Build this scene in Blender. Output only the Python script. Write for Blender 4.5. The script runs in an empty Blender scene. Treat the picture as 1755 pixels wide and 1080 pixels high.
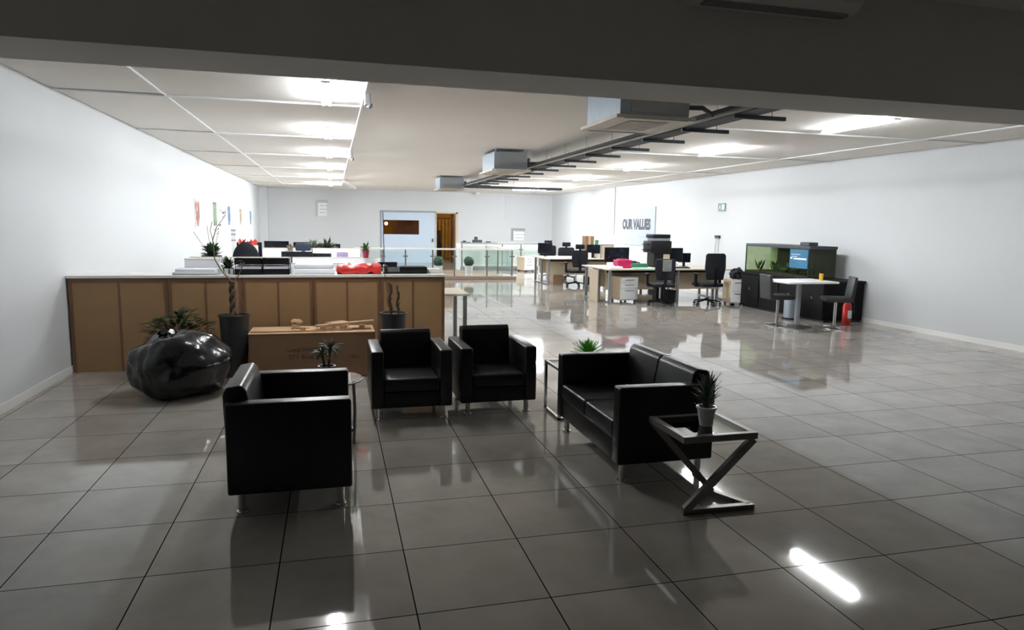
import bpy, bmesh, math, random
from mathutils import Vector, Matrix, noise
random.seed(7)
PI = math.pi
S = bpy.context.scene
C = S.collection

# ------------------------------------------------------------------ camera
cam_d = bpy.data.cameras.new('camera')
cam = bpy.data.objects.new('camera', cam_d)
C.objects.link(cam)
S.camera = cam
cam_d.sensor_fit = 'HORIZONTAL'
cam_d.sensor_width = 36.0
cam_d.lens = 1176.0 / 1755.0 * 36.0
cam_d.clip_start = 0.05
cam_d.clip_end = 200
_f = 1176.0
def _pp(x, y):
    return Vector(((x - 877.5) / _f, (y - 540) / _f, 1.0))
_A = _pp(570, 380).normalized()
_B = _pp(5420, 456).normalized()
_B = (_B - _A * _A.dot(_B)).normalized()
_U = _B.cross(_A)
if _U.y > 0:
    _U = -_U
_R = Matrix((_B, _A, _U))          # camera space (x right, y down, z ahead) to world
_rot = Matrix((_R @ Vector((1, 0, 0)), _R @ Vector((0, -1, 0)), _R @ Vector((0, 0, -1)))).transposed()
cam.matrix_world = Matrix.Translation((0, 0, 1.66)) @ _rot.to_4x4()

# ------------------------------------------------------------------ world, exposure
w = bpy.data.worlds.new('world')
S.world = w
w.use_nodes = True
w.node_tree.nodes['Background'].inputs[0].default_value = (0.5, 0.6, 0.8, 1)
w.node_tree.nodes['Background'].inputs[1].default_value = 0.05
S.view_settings.view_transform = 'Standard'
S.view_settings.look = 'None'
S.view_settings.gamma = 1.0
S.view_settings.use_curve_mapping = False
S.view_settings.exposure = 1.0
LAMP = 130.0          # tube emission strength

# ------------------------------------------------------------------ materials
def mat(name, col, rough=0.5, metal=0.0, noise_amt=0.06, scale=8.0, emit=None, emit_s=0.0, coat=0.0, spec=0.5, bump=0.0, bscale=40.0, alpha=None):
    m = bpy.data.materials.new(name)
    m.use_nodes = True
    nt = m.node_tree
    b = nt.nodes['Principled BSDF']
    b.inputs['Roughness'].default_value = rough
    b.inputs['Metallic'].default_value = metal
    b.inputs['Coat Weight'].default_value = coat
    b.inputs['Specular IOR Level'].default_value = spec
    tc = nt.nodes.new('ShaderNodeTexCoord')
    if noise_amt > 0:
        n = nt.nodes.new('ShaderNodeTexNoise')
        n.inputs['Scale'].default_value = scale
        n.inputs['Detail'].default_value = 4
        nt.links.new(tc.outputs['Object'], n.inputs['Vector'])
        mx = nt.nodes.new('ShaderNodeMix')
        mx.data_type = 'RGBA'
        mx.inputs[6].default_value = tuple(c * (1 - noise_amt) for c in col) + (1,)
        mx.inputs[7].default_value = tuple(min(1, c * (1 + noise_amt)) for c in col) + (1,)
        nt.links.new(n.outputs['Fac'], mx.inputs[0])
        nt.links.new(mx.outputs[2], b.inputs['Base Color'])
    else:
        b.inputs['Base Color'].default_value = tuple(col) + (1,)
    if bump > 0:
        n2 = nt.nodes.new('ShaderNodeTexNoise')
        n2.inputs['Scale'].default_value = bscale
        n2.inputs['Detail'].default_value = 3
        nt.links.new(tc.outputs['Object'], n2.inputs['Vector'])
        bp = nt.nodes.new('ShaderNodeBump')
        bp.inputs['Strength'].default_value = bump
        bp.inputs['Distance'].default_value = 0.01
        nt.links.new(n2.outputs['Fac'], bp.inputs['Height'])
        nt.links.new(bp.outputs['Normal'], b.inputs['Normal'])
    if emit:
        b.inputs['Emission Color'].default_value = tuple(emit) + (1,)
        b.inputs['Emission Strength'].default_value = emit_s
    return m

def glass(name, tint, ior=1.45, rough=0.02):
    m = bpy.data.materials.new(name)
    m.use_nodes = True
    nt = m.node_tree
    nt.nodes.remove(nt.nodes['Principled BSDF'])
    out = [n for n in nt.nodes if n.type == 'OUTPUT_MATERIAL'][0]
    t = nt.nodes.new('ShaderNodeBsdfTransparent')
    t.inputs[0].default_value = tuple(tint) + (1,)
    g = nt.nodes.new('ShaderNodeBsdfGlossy')
    g.inputs['Roughness'].default_value = rough
    fr = nt.nodes.new('ShaderNodeFresnel')
    gm = nt.nodes.new('ShaderNodeNewGeometry')      # a thin pane: same reflectance from both of its faces
    mi = nt.nodes.new('ShaderNodeMix')
    mi.inputs[2].default_value = ior
    mi.inputs[3].default_value = 1.0 / ior
    nt.links.new(gm.outputs['Backfacing'], mi.inputs[0])
    nt.links.new(mi.outputs[0], fr.inputs[0])
    mx = nt.nodes.new('ShaderNodeMixShader')
    nt.links.new(fr.outputs[0], mx.inputs[0])
    nt.links.new(t.outputs[0], mx.inputs[1])
    nt.links.new(g.outputs[0], mx.inputs[2])
    nt.links.new(mx.outputs[0], out.inputs[0])
    return m

M = {}
M['wall'] = mat('white_wall_paint', (0.60, 0.615, 0.625), 0.6, scale=0.7, noise_amt=0.025, bump=0.05, bscale=60)
M['wall_dark'] = mat('bounce_cutting_dark_wall', (0.10, 0.10, 0.105), 0.6, scale=0.7, noise_amt=0.03)  # dark colour chosen to cut light bounced onto the seats and beam
M['ceiling'] = mat('ceiling_paint', (0.86, 0.815, 0.76), 0.8, scale=0.9, noise_amt=0.04, bump=0.08, bscale=30)
M['beam'] = mat('beam_paint', (0.80, 0.775, 0.735), 0.75, scale=2, noise_amt=0.03)
M['leather'] = mat('black_leather', (0.0022, 0.0022, 0.0034), 0.36, spec=0.42, noise_amt=0.2, scale=25, bump=0.12, bscale=220)
M['chrome'] = mat('chrome_metal', (0.62, 0.62, 0.62), 0.16, 1.0, noise_amt=0.03)
M['brushed'] = mat('brushed_steel', (0.24, 0.225, 0.21), 0.4, 1.0, noise_amt=0.08, scale=40)
M['greymetal'] = mat('grey_metal', (0.32, 0.33, 0.34), 0.42, 0.6)
M['rubber'] = mat('grey_pipe_lagging', (0.10, 0.105, 0.11), 0.85, spec=0.1)
M['pipe'] = mat('matt_pale_pipe', (0.40, 0.39, 0.36), 0.85, spec=0.1)
M['galv'] = mat('galvanised_steel', (0.29, 0.34, 0.385), 0.45, 0.55, noise_amt=0.12, scale=12)
M['trayarm'] = mat('grey_blue_steel', (0.085, 0.10, 0.115), 0.5, 0.3)
M['darkmetal'] = mat('dark_metal', (0.05, 0.055, 0.065), 0.6, 0.2)
M['mdf'] = mat('brown_backboard', (0.28, 0.165, 0.075), 0.6, noise_amt=0.12, scale=5)
M['mdfdark'] = mat('dark_brown_edging', (0.15, 0.075, 0.035), 0.55, noise_amt=0.12, scale=9)
M['card'] = mat('cardboard', (0.20, 0.115, 0.06), 0.85, noise_amt=0.10, scale=6)
M['cardpale'] = mat('pale_cardboard', (0.50, 0.33, 0.20), 0.85, noise_amt=0.12, scale=14)
M['ink'] = mat('dark_brown_ink', (0.06, 0.03, 0.018), 0.8)
M['whitelam'] = mat('white_laminate', (0.78, 0.77, 0.74), 0.35, noise_amt=0.02)
M['white'] = mat('white_plastic', (0.82, 0.83, 0.84), 0.35, noise_amt=0.02)
M['paper'] = mat('white_paper', (0.85, 0.86, 0.90), 0.7, noise_amt=0.02)
M['beige'] = mat('beige_laminate', (0.60, 0.53, 0.42), 0.4, noise_amt=0.06, scale=10)
M['maple'] = mat('pale_maple_laminate', (0.56, 0.46, 0.33), 0.45, noise_amt=0.08, scale=10)
M['black'] = mat('black_plastic', (0.006, 0.006, 0.008), 0.42, spec=0.3, noise_amt=0.1)
M['cabblack'] = mat('matt_black_laminate', (0.004, 0.004, 0.005), 0.7, spec=0.15)
M['blackfab'] = mat('black_mesh_fabric', (0.010, 0.011, 0.016), 0.75, spec=0.25, noise_amt=0.25, scale=60)
M['bluefab'] = mat('dark_blue_fabric', (0.03, 0.045, 0.085), 0.75, noise_amt=0.2, scale=50)
M['greyfab'] = mat('dark_grey_leatherette', (0.018, 0.020, 0.020), 0.5, noise_amt=0.12, scale=30)
M['screen'] = mat('monitor_screen', (0.006, 0.007, 0.012), 0.15, spec=0.3, noise_amt=0.1)
M['pot_dark'] = mat('charcoal_planter', (0.018, 0.019, 0.022), 0.55, noise_amt=0.2, scale=12)
M['pot_white'] = mat('white_ceramic', (0.62, 0.63, 0.62), 0.35)
M['pot_red'] = mat('maroon_plastic_pot', (0.25, 0.02, 0.05), 0.4)
M['soil'] = mat('potting_soil', (0.035, 0.022, 0.014), 0.95, noise_amt=0.4, scale=60)
M['bark'] = mat('twisted_bark', (0.13, 0.08, 0.045), 0.85, noise_amt=0.35, scale=40)
M['twig'] = mat('pale_twig', (0.17, 0.13, 0.075), 0.8, noise_amt=0.25, scale=40)
M['leaf'] = mat('mid_green_leaf', (0.07, 0.14, 0.035), 0.5, noise_amt=0.3, scale=12)
M['leafbright'] = mat('bright_green_leaf', (0.13, 0.42, 0.035), 0.45, noise_amt=0.3, scale=14)
M['leafdark'] = mat('dark_green_leaf', (0.018, 0.045, 0.016), 0.5, noise_amt=0.35, scale=12)
M['leafgrey'] = mat('grey_green_leaf', (0.085, 0.115, 0.07), 0.55, noise_amt=0.3, scale=12)
M['shirt'] = mat('grey_cotton', (0.22, 0.24, 0.235), 0.9, noise_amt=0.3, scale=20)
M['topiary'] = mat('topiary_green', (0.02, 0.05, 0.028), 0.8, noise_amt=0.5, scale=40)
M['bag'] = mat('black_bin_liner', (0.003, 0.0035, 0.005), 0.2, noise_amt=0.2, scale=10, bump=0.9, bscale=9, spec=0.45)
M['red'] = mat('red_plastic_bag', (0.55, 0.03, 0.025), 0.35, noise_amt=0.25, scale=9, bump=0.5, bscale=18)
M['redflat'] = mat('red_gloss_paint', (0.50, 0.025, 0.02), 0.3)
M['crimson'] = mat('crimson_plastic', (0.45, 0.012, 0.09), 0.4)
M['yellow'] = mat('yellow_plastic', (0.70, 0.42, 0.03), 0.5)
M['purple'] = mat('lilac_plastic', (0.34, 0.26, 0.42), 0.5)
M['cyan'] = mat('pale_cyan_plastic', (0.25, 0.50, 0.56), 0.4)
M['teal'] = mat('sea_green_glass_top', (0.48, 0.74, 0.64), 0.2)
M['greendark'] = mat('dark_green_plastic', (0.03, 0.16, 0.08), 0.5)
M['exitgreen'] = mat('exit_sign_green', (0.10, 0.26, 0.16), 0.5)
M['frost'] = mat('pale_blue_frosted_glass', (0.58, 0.68, 0.80), 0.25, noise_amt=0.02, scale=1)
M['ochre'] = mat('ochre_wall_paint', (0.62, 0.36, 0.10), 0.7, noise_amt=0.08, scale=2)
M['woodbrown'] = mat('brown_wood', (0.16, 0.07, 0.035), 0.5, noise_amt=0.2, scale=8)
M['curtain'] = mat('mustard_curtain', (0.50, 0.36, 0.12), 0.8, noise_amt=0.15, scale=10)
M['brownfloor'] = mat('brown_stair_tread', (0.26, 0.19, 0.14), 0.4, noise_amt=0.15, scale=6)
M['poster'] = mat('poster_white', (0.40, 0.445, 0.53), 0.5, noise_amt=0.03, scale=3)
M['posterink'] = mat('poster_ink', (0.05, 0.05, 0.06), 0.6)
M['postergrey'] = mat('poster_grey_ink', (0.38, 0.40, 0.44), 0.6)
M['glass'] = glass('clear_glass', (0.90, 0.94, 0.93))
M['glassgreen'] = glass('green_tinted_glass', (0.93, 0.975, 0.965))
M['glassdark'] = glass('smoky_glass', (0.55, 0.60, 0.58))
M['glasswin'] = glass('window_glass', (0.8, 0.78, 0.74))
M['water'] = glass('tank_water_surface', (0.80, 0.84, 0.74), 1.33)
M['murk'] = mat('algae_backdrop', (0.065, 0.070, 0.040), 0.7, noise_amt=0.5, scale=5)
M['murkpale'] = mat('pale_backdrop', (0.60, 0.70, 0.50), 0.7, noise_amt=0.15, scale=5)
M['gravel'] = mat('tank_gravel', (0.10, 0.075, 0.05), 0.9, noise_amt=0.5, scale=90)
M['noticeblue'] = mat('blue_notice_paper', (0.02, 0.14, 0.25), 0.4, noise_amt=0.35, scale=7)
for _k, _g in (('tube', 0.5), ('tube_second', 0.78), ('tube_mid', 1.0), ('tube_far', 2.0)):
    M[_k] = mat('glowing_' + _k, (0.9, 0.9, 0.9), 0.4, emit=(0.92, 0.965, 1.0), emit_s=LAMP * _g, noise_amt=0)
M['warmtube'] = mat('warm_bulb', (0.9, 0.8, 0.6), 0.4, emit=(1.0, 0.72, 0.34), emit_s=30.0, noise_amt=0)

def poster_tints(name, a, b):
    m = mat(name, a, 0.5, noise_amt=0)
    nt = m.node_tree
    tc = nt.nodes.new('ShaderNodeTexCoord')
    n = nt.nodes.new('ShaderNodeTexNoise')
    n.inputs['Scale'].default_value = 6
    cr = nt.nodes.new('ShaderNodeValToRGB')
    cr.color_ramp.interpolation = 'CONSTANT'
    cr.color_ramp.elements[0].color = tuple(a) + (1,)
    cr.color_ramp.elements[1].color = tuple(b) + (1,)
    cr.color_ramp.elements[1].position = 0.52
    nt.links.new(tc.outputs['Object'], n.inputs['Vector'])
    nt.links.new(n.outputs['Fac'], cr.inputs[0])
    nt.links.new(cr.outputs[0], nt.nodes['Principled BSDF'].inputs['Base Color'])
    return m

def floor_material():
    m = bpy.data.materials.new('polished_grey_tiles')
    m.use_nodes = True
    nt = m.node_tree
    L = nt.links
    b = nt.nodes['Principled BSDF']
    geo = nt.nodes.new('ShaderNodeNewGeometry')
    sep = nt.nodes.new('ShaderNodeSeparateXYZ')
    L.new(geo.outputs['Position'], sep.inputs[0])
    def mth(op, a, bb=None, c=None):
        n = nt.nodes.new('ShaderNodeMath')
        n.operation = op
        for i, v in enumerate((a, bb, c)):
            if v is None:
                continue
            if isinstance(v, (int, float)):
                n.inputs[i].default_value = v
            else:
                L.new(v, n.inputs[i])
        return n.outputs[0]
    T = 0.6
    ids = []
    ds = []
    for ax, off in (('X', 0.32), ('Y', 3.35)):
        u = mth('DIVIDE', mth('SUBTRACT', sep.outputs[ax], off), T)
        fl = mth('FLOOR', u)
        fr = mth('SUBTRACT', u, fl)
        ids.append(fl)
        ds.append(mth('MINIMUM', fr, mth('SUBTRACT', 1.0, fr)))
    d = mth('MINIMUM', ds[0], ds[1])
    g = mth('LESS_THAN', d, 0.0052)
    cmb = nt.nodes.new('ShaderNodeCombineXYZ')
    L.new(ids[0], cmb.inputs[0])
    L.new(ids[1], cmb.inputs[1])
    wn = nt.nodes.new('ShaderNodeTexWhiteNoise')
    wn.noise_dimensions = '3D'
    L.new(cmb.outputs[0], wn.inputs['Vector'])
    n = nt.nodes.new('ShaderNodeTexNoise')
    n.inputs['Scale'].default_value = 2.6
    n.inputs['Detail'].default_value = 6
    n.inputs['Roughness'].default_value = 0.6
    # shift the clouding from tile to tile
    va = nt.nodes.new('ShaderNodeVectorMath')
    va.operation = 'MULTIPLY_ADD'
    va.inputs[1].default_value = (7, 7, 7)
    L.new(wn.outputs['Color'], va.inputs[0])
    L.new(geo.outputs['Position'], va.inputs[2])
    L.new(va.outputs[0], n.inputs['Vector'])
    cr = nt.nodes.new('ShaderNodeValToRGB')
    cr.color_ramp.elements[0].position = 0.3
    cr.color_ramp.elements[0].color = (0.300, 0.272, 0.243, 1)
    cr.color_ramp.elements[1].position = 0.75
    cr.color_ramp.elements[1].color = (0.400, 0.365, 0.328, 1)
    L.new(n.outputs['Fac'], cr.inputs[0])
    hv = nt.nodes.new('ShaderNodeHueSaturation')
    L.new(cr.outputs[0], hv.inputs['Color'])
    L.new(mth('MULTIPLY_ADD', wn.outputs['Value'], 0.14, 0.93), hv.inputs['Value'])
    mx = nt.nodes.new('ShaderNodeMix')
    mx.data_type = 'RGBA'
    L.new(g, mx.inputs[0])
    L.new(hv.outputs[0], mx.inputs[6])
    mx.inputs[7].default_value = (0.012, 0.011, 0.010, 1)
    L.new(mx.outputs[2], b.inputs['Base Color'])
    rn = mth('MULTIPLY_ADD', n.outputs['Fac'], 0.04, 0.025)
    rr = mth('MAXIMUM', rn, mth('MULTIPLY', g, 0.8))
    L.new(rr, b.inputs['Roughness'])
    L.new(mth('MULTIPLY_ADD', g, -0.55, 0.55), b.inputs['Specular IOR Level'])
    # very slight waviness, and a shallow joint
    n3 = nt.nodes.new('ShaderNodeTexNoise')
    n3.inputs['Scale'].default_value = 3.0
    L.new(va.outputs[0], n3.inputs['Vector'])
    bp = nt.nodes.new('ShaderNodeBump')
    bp.inputs['Strength'].default_value = 0.03
    bp.inputs['Distance'].default_value = 0.01
    L.new(n3.outputs['Fac'], bp.inputs['Height'])
    L.new(bp.outputs['Normal'], b.inputs['Normal'])
    return m
M['floor'] = floor_material()

# ------------------------------------------------------------------ mesh helpers
class MB:
    def __init__(s):
        s.bm = bmesh.new()
    def box(s, x0, x1, y0, y1, z0, z1, bev=0.0, seg=2, rot=None, piv=None):
        vs = [s.bm.verts.new((x, y, z)) for x in (x0, x1) for y in (y0, y1) for z in (z0, z1)]
        idx = [(0, 1, 3, 2), (4, 6, 7, 5), (0, 4, 5, 1), (2, 3, 7, 6), (0, 2, 6, 4), (1, 5, 7, 3)]
        fs = [s.bm.faces.new([vs[i] for i in q]) for q in idx]
        allv = set(vs)
        if bev > 0:
            es = list({e for f_ in fs for e in f_.edges})
            r = bmesh.ops.bevel(s.bm, geom=es, offset=bev, segments=seg, affect='EDGES', profile=0.5)
            allv = {v for v in r['verts']} | {v for v in vs if v.is_valid}
            for f_ in r['faces']:
                for v in f_.verts:
                    allv.add(v)
        if rot is not None:
            p = Vector(piv if piv is not None else ((x0 + x1) / 2, (y0 + y1) / 2, (z0 + z1) / 2))
            for v in allv:
                v.co = rot @ (v.co - p) + p
        return s
    def ring(s, c, ax, r, seg, e1=None):
        ax = Vector(ax).normalized()
        if e1 is None:
            e1 = ax.orthogonal().normalized()
        e2 = ax.cross(e1)
        return [s.bm.verts.new(Vector(c) + r * (math.cos(2 * PI * i / seg) * e1 + math.sin(2 * PI * i / seg) * e2)) for i in range(seg)]
    def skin(s, rings, cap0=True, cap1=True):
        for a, b in zip(rings, rings[1:]):
            n = len(a)
            for i in range(n):
                s.bm.faces.new((a[i], a[(i + 1) % n], b[(i + 1) % n], b[i]))
        if cap0:
            s.bm.faces.new(list(reversed(rings[0])))
        if cap1:
            s.bm.faces.new(rings[-1])
        return s
    def cyl(s, p0, p1, r0, r1=None, seg=16):
        r1 = r0 if r1 is None else r1
        ax = Vector(p1) - Vector(p0)
        e1 = ax.orthogonal().normalized()
        return s.skin([s.ring(p0, ax, r0, seg, e1), s.ring(p1, ax, r1, seg, e1)])
    def tube(s, pts, r, seg=8):
        pts = [Vector(p) for p in pts]
        rs = r if isinstance(r, (list, tuple)) else [r] * len(pts)
        e1 = (pts[1] - pts[0]).orthogonal().normalized()
        rings = []
        for i, p in enumerate(pts):
            t = (pts[min(i + 1, len(pts) - 1)] - pts[max(i - 1, 0)]).normalized()
            e1 = (e1 - t * e1.dot(t)).normalized()
            rings.append(s.ring(p, t, rs[i], seg, e1))
        return s.skin(rings)
    def bar(s, p0, p1, wd, th, up=(0, 0, 1)):
        p0, p1 = Vector(p0), Vector(p1)
        t = (p1 - p0).normalized()
        u = Vector(up)
        u = (u - t * u.dot(t)).normalized()
        sd = t.cross(u)
        q = [(-1, -1), (1, -1), (1, 1), (-1, 1)]
        ra = [s.bm.verts.new(p0 + sd * a * wd / 2 + u * b * th / 2) for a, b in q]
        rb = [s.bm.verts.new(p1 + sd * a * wd / 2 + u * b * th / 2) for a, b in q]
        return s.skin([ra, rb])
    def lathe(s, prof, c=(0, 0, 0), seg=24):
        c = Vector(c)
        rings = [[s.bm.verts.new(c + Vector((r * math.cos(2 * PI * i / seg), r * math.sin(2 * PI * i / seg), z))) for i in range(seg)] for r, z in prof]
        return s.skin(rings)
    def prism(s, poly, a0, a1, axis='x', bev=0.0, seg=2):
        def P(u, v, a):
            return {'x': (a, u, v), 'y': (u, a, v), 'z': (u, v, a)}[axis]
        ra = [s.bm.verts.new(P(u, v, a0)) for u, v in poly]
        rb = [s.bm.verts.new(P(u, v, a1)) for u, v in poly]
        n0 = set(s.bm.faces)
        s.skin([ra, rb])
        if bev > 0:
            es = list({e for f_ in s.bm.faces if f_ not in n0 for e in f_.edges})
            bmesh.ops.bevel(s.bm, geom=es, offset=bev, segments=seg, affect='EDGES', profile=0.5)
        return s
    def ball(s, c, r, sub=2, sc=(1, 1, 1), jit=0.0, fr=3.0, seed=0):
        res = bmesh.ops.create_icosphere(s.bm, subdivisions=sub, radius=1.0)
        for v in res['verts']:
            d = v.co.normalized()
            k = 1 + jit * noise.noise(d * fr + Vector((seed, seed * 1.7, 0)))
            v.co = Vector(c) + Vector((d.x * sc[0], d.y * sc[1], d.z * sc[2])) * r * k
        return s
    def leaf(s, p, d, ln, wd, droop=0.3, th=0.002, n=4, up=(0, 0, 1)):
        p = Vector(p)
        d = Vector(d).normalized()
        sd = d.cross(Vector(up))
        if sd.length < 1e-3:
            sd = Vector((1, 0, 0))
        sd.normalize()
        cur = p.copy()
        rows = []
        for i in range(n + 1):
            t = i / n
            wv = wd * math.sin(PI * (0.12 + 0.86 * t)) * 0.5 + 0.0005
            nn = sd.cross(d).normalized()
            rows.append((s.bm.verts.new(cur - sd * wv), s.bm.verts.new(cur + nn * (-0.25 * wv - th)), s.bm.verts.new(cur + sd * wv), s.bm.verts.new(cur + nn * (th - 0.25 * wv))))
            d = (d + Vector((0, 0, -droop / n))).normalized()
            cur = cur + d * ln / n
        return s.skin([list(r) for r in rows])
    def build(s, name, m, parent=None, smooth=None):
        bmesh.ops.recalc_face_normals(s.bm, faces=s.bm.faces)
        me = bpy.data.meshes.new(name)
        s.bm.to_mesh(me)
        s.bm.free()
        me.materials.append(M[m] if isinstance(m, str) else m)
        if smooth:
            me.polygons.foreach_set('use_smooth', [True] * len(me.polygons))
            me.set_sharp_from_angle(angle=math.radians(smooth))
        o = bpy.data.objects.new(name, me)
        C.objects.link(o)
        if parent is not None:
            o.parent = parent
        return o

def thing(name, label, cat, loc=(0, 0, 0), rz=0.0, group=None):
    o = bpy.data.objects.new(name, None)
    o.empty_display_size = 0.1
    C.objects.link(o)
    o.location = loc
    o.rotation_euler = (0, 0, rz)
    o['label'] = label
    o['category'] = cat
    if group:
        o['group'] = group
    return o
def tag(o, label, cat, group=None, kind=None, loc=None, rz=None):
    o['label'] = label
    o['category'] = cat
    if group:
        o['group'] = group
    if kind:
        o['kind'] = kind
    if loc is not None:
        o.location = loc
    if rz is not None:
        o.rotation_euler = (0, 0, rz)
    return o
def struct(o):
    o['kind'] = 'structure'
    return o
def children(o):
    return [c for c in bpy.data.objects if c.parent == o]
def dup(root, loc, rz, label, group=None):
    r = root.copy()
    C.objects.link(r)
    r.location = loc
    r.rotation_euler = (0, 0, rz)
    r['label'] = label
    if group:
        r['group'] = group
    for ch in children(root):
        c = ch.copy()
        C.objects.link(c)
        c.parent = r
        for g in children(ch):
            d = g.copy()
            C.objects.link(d)
            d.parent = c
    return r
def text(name, body, size, m, mw, parent=None, ext=0.002, sx=1.0, bold=0.0):
    cu = bpy.data.curves.new(name, 'FONT')
    cu.body = body
    cu.size = size
    cu.extrude = ext
    cu.offset = bold
    cu.align_x = 'CENTER'
    cu.align_y = 'CENTER'
    tmp = bpy.data.objects.new(name + '_curve', cu)
    C.objects.link(tmp)
    dg = bpy.context.evaluated_depsgraph_get()
    me = bpy.data.meshes.new_from_object(tmp.evaluated_get(dg))
    bpy.data.objects.remove(tmp)
    bpy.data.curves.remove(cu)
    me.name = name
    me.transform(Matrix.Diagonal((sx, 1, 1, 1)))
    me.materials.clear()
    me.materials.append(M[m])
    o = bpy.data.objects.new(name, me)
    C.objects.link(o)
    if parent is not None:
        o.parent = parent
    me.transform(mw)
    return o

# ------------------------------------------------------------------ the room
XL, XR, YN, YF, CZ = -2.75, 9.32, -3.2, 29.0, 2.97
struct(MB().box(XL - 0.2, XR + 0.2, YN - 0.2, YF + 4.2, -0.2, 0).build('floor', 'floor'))
struct(MB().box(XL - 0.2, XR + 0.2, YN - 0.2, YF + 0.2, CZ, CZ + 0.2).build('ceiling', 'ceiling'))
struct(MB().box(XL - 0.2, XL, YN - 0.2, YF + 0.2, 0, CZ).build('wall_left', 'wall'))
struct(MB().box(XR, XR + 0.2, YN - 0.2, YF + 0.2, 0, CZ).build('wall_right', 'wall'))
struct(MB().box(XL, XR, YN - 0.2, YN, 0, CZ).build('wall_near', 'wall_dark'))  # unseen wall behind the camera, darkened to reduce bounced light
OX0, OX1, OZ = 1.92, 5.14, 2.13
wf = MB()
wf.box(XL, OX0, YF, YF + 0.2, 0, CZ)
wf.box(OX1, XR, YF, YF + 0.2, 0, CZ)
wf.box(OX0, OX1, YF, YF + 0.2, OZ, CZ)
struct(wf.build('wall_far', 'wall'))
struct(MB().box(XL, -2.45, YF - 0.45, YF, 0, CZ).build('trim_1', 'wall'))          # boxed-in corner pier
struct(MB().box(XL, XR, 3.40, 3.86, 2.40, CZ).build('trim_2', 'beam'))            # concrete beam
# skirting
struct(MB().box(-2.45, OX0, YF - 0.012, YF, 0, 0.08).box(OX1, XR, YF - 0.012, YF, 0, 0.08).build('baseboard_far', 'whitelam'))
struct(MB().box(XR - 0.012, XR, YN, YF, 0, 0.08).build('baseboard_right', 'whitelam'))
struct(MB().box(XL, XL + 0.012, YN, YF, 0, 0.08).build('baseboard_left', 'whitelam'))

# glazed partition with a window, and the doorway beside it
WX0, WX1, WZ0, WZ1 = 2.02, 3.50, 1.18, 1.77
p = MB()
y0, y1 = YF + 0.03, YF + 0.08
DX = 4.22
p.box(OX0, WX0, y0, y1, 0, OZ)
p.box(WX1, DX - 0.04, y0, y1, 0, OZ)
p.box(WX0, WX1, y0, y1, 0, WZ0)
p.box(WX0, WX1, y0, y1, WZ1, OZ)
win = struct(p.build('window_1', 'frost'))
MB().box(WX0, WX1, y0 + 0.02, y0 + 0.03, WZ0, WZ1).build('window_pane', 'glasswin', win)
MB().box(OX0 - 0.03, OX0 + 0.03, YF - 0.02, y1, 0, OZ + 0.02).box(OX0, DX, YF - 0.02, y1, OZ - 0.03, OZ + 0.03).build('window_frame', 'greymetal', win)
MB().box(DX - 0.16, DX - 0.13, YF - 0.03, y0, 0.88, 1.02).build('handle', 'darkmetal', win)
fr = struct(MB().box(DX - 0.04, DX + 0.02, YF - 0.02, YF + 0.22, 0, OZ).box(OX1 - 0.10, OX1, YF - 0.02, YF + 0.22, 0, OZ)
            .box(DX, OX1, YF - 0.02, YF + 0.22, OZ - 0.06, OZ).build('door_1', 'maple'))
MB().box(OX1 - 0.16, OX1 - 0.10, YF + 0.05, YF + 0.9, 0.01, OZ - 0.06).build('door_leaf', 'woodbrown', fr)
# the warm-lit room behind
struct(MB().box(OX0 - 1.0, OX1 + 1.5, YF + 3.8, YF + 4.0, 0, CZ).build('wall_back_room', 'ochre'))
struct(MB().box(OX0 - 1.2, OX0 - 1.0, YF + 0.2, YF + 4.0, 0, CZ).build('wall_back_room_left', 'ochre'))
struct(MB().box(OX1 + 1.5, OX1 + 1.7, YF + 0.2, YF + 4.0, 0, CZ).build('wall_back_room_right', 'ochre'))
struct(MB().box(OX0 - 1.2, OX1 + 1.7, YF + 0.2, YF + 4.0, CZ, CZ + 0.2).build('ceiling_back_room', 'ceiling'))
t = thing('wardrobe', 'tall brown wooden wardrobe seen through the far window', 'wardrobe', (3.45, YF + 2.6, 0))
MB().box(-0.75, 0.75, 0, 0.55, 0, 2.2, 0.01).build('body', 'woodbrown', t)
MB().box(-0.74, -0.01, -0.02, 0, 0.05, 2.15).build('door', 'woodbrown', t)
MB().box(0.01, 0.74, -0.02, 0, 0.05, 2.15).build('door', 'woodbrown', t)
t = thing('curtain', 'mustard curtain hanging beyond the open far doorway', 'curtain', (5.1, YF + 3.3, 0))
cm = MB()
for i in range(5):
    cm.cyl((-0.42 + i * 0.17, 0, 0.05), (-0.42 + i * 0.17, 0, 1.86), 0.062, 0.05, 10)
cm.build('cloth', 'curtain', t, 60)
MB().box(-0.58, 0.45, -0.05, 0.05, 1.86, 1.92).box(-0.62, -0.56, -0.05, 0.05, 0, 1.92).build('frame', 'woodbrown', t)
t = thing('bookcase', 'low dark bookcase just inside the far doorway', 'bookcase', (4.45, YF + 1.6, 0))
MB().box(-0.24, 0.24, 0, 0.3, 0, 0.8, 0.01).box(-0.2, 0.2, 0, 0.26, 0.8, 1.35, 0.02).build('body', 'black', t)
t = thing('pendant_lamp', 'small warm bulb glowing in the room behind the far window', 'lamp', (2.32, YF + 2.4, 1.62))
MB().ball((0, 0, 0), 0.07).build('bulb', 'warmtube', t, 60)
MB().cyl((0, 0, 0.06), (0, 0, CZ - 1.62), 0.008).build('cord', 'black', t)
t = thing('ceiling_lamp', 'round warm ceiling lamp in the room beyond the doorway', 'lamp', (4.9, YF + 1.2, CZ))
MB().lathe([(0.02, -0.09), (0.17, -0.07), (0.2, -0.02)], seg=20).build('bulb', 'warmtube', t, 60)
MB().lathe([(0.22, -0.02), (0.22, 0.0)], seg=20).build('base', 'white', t)

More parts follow.
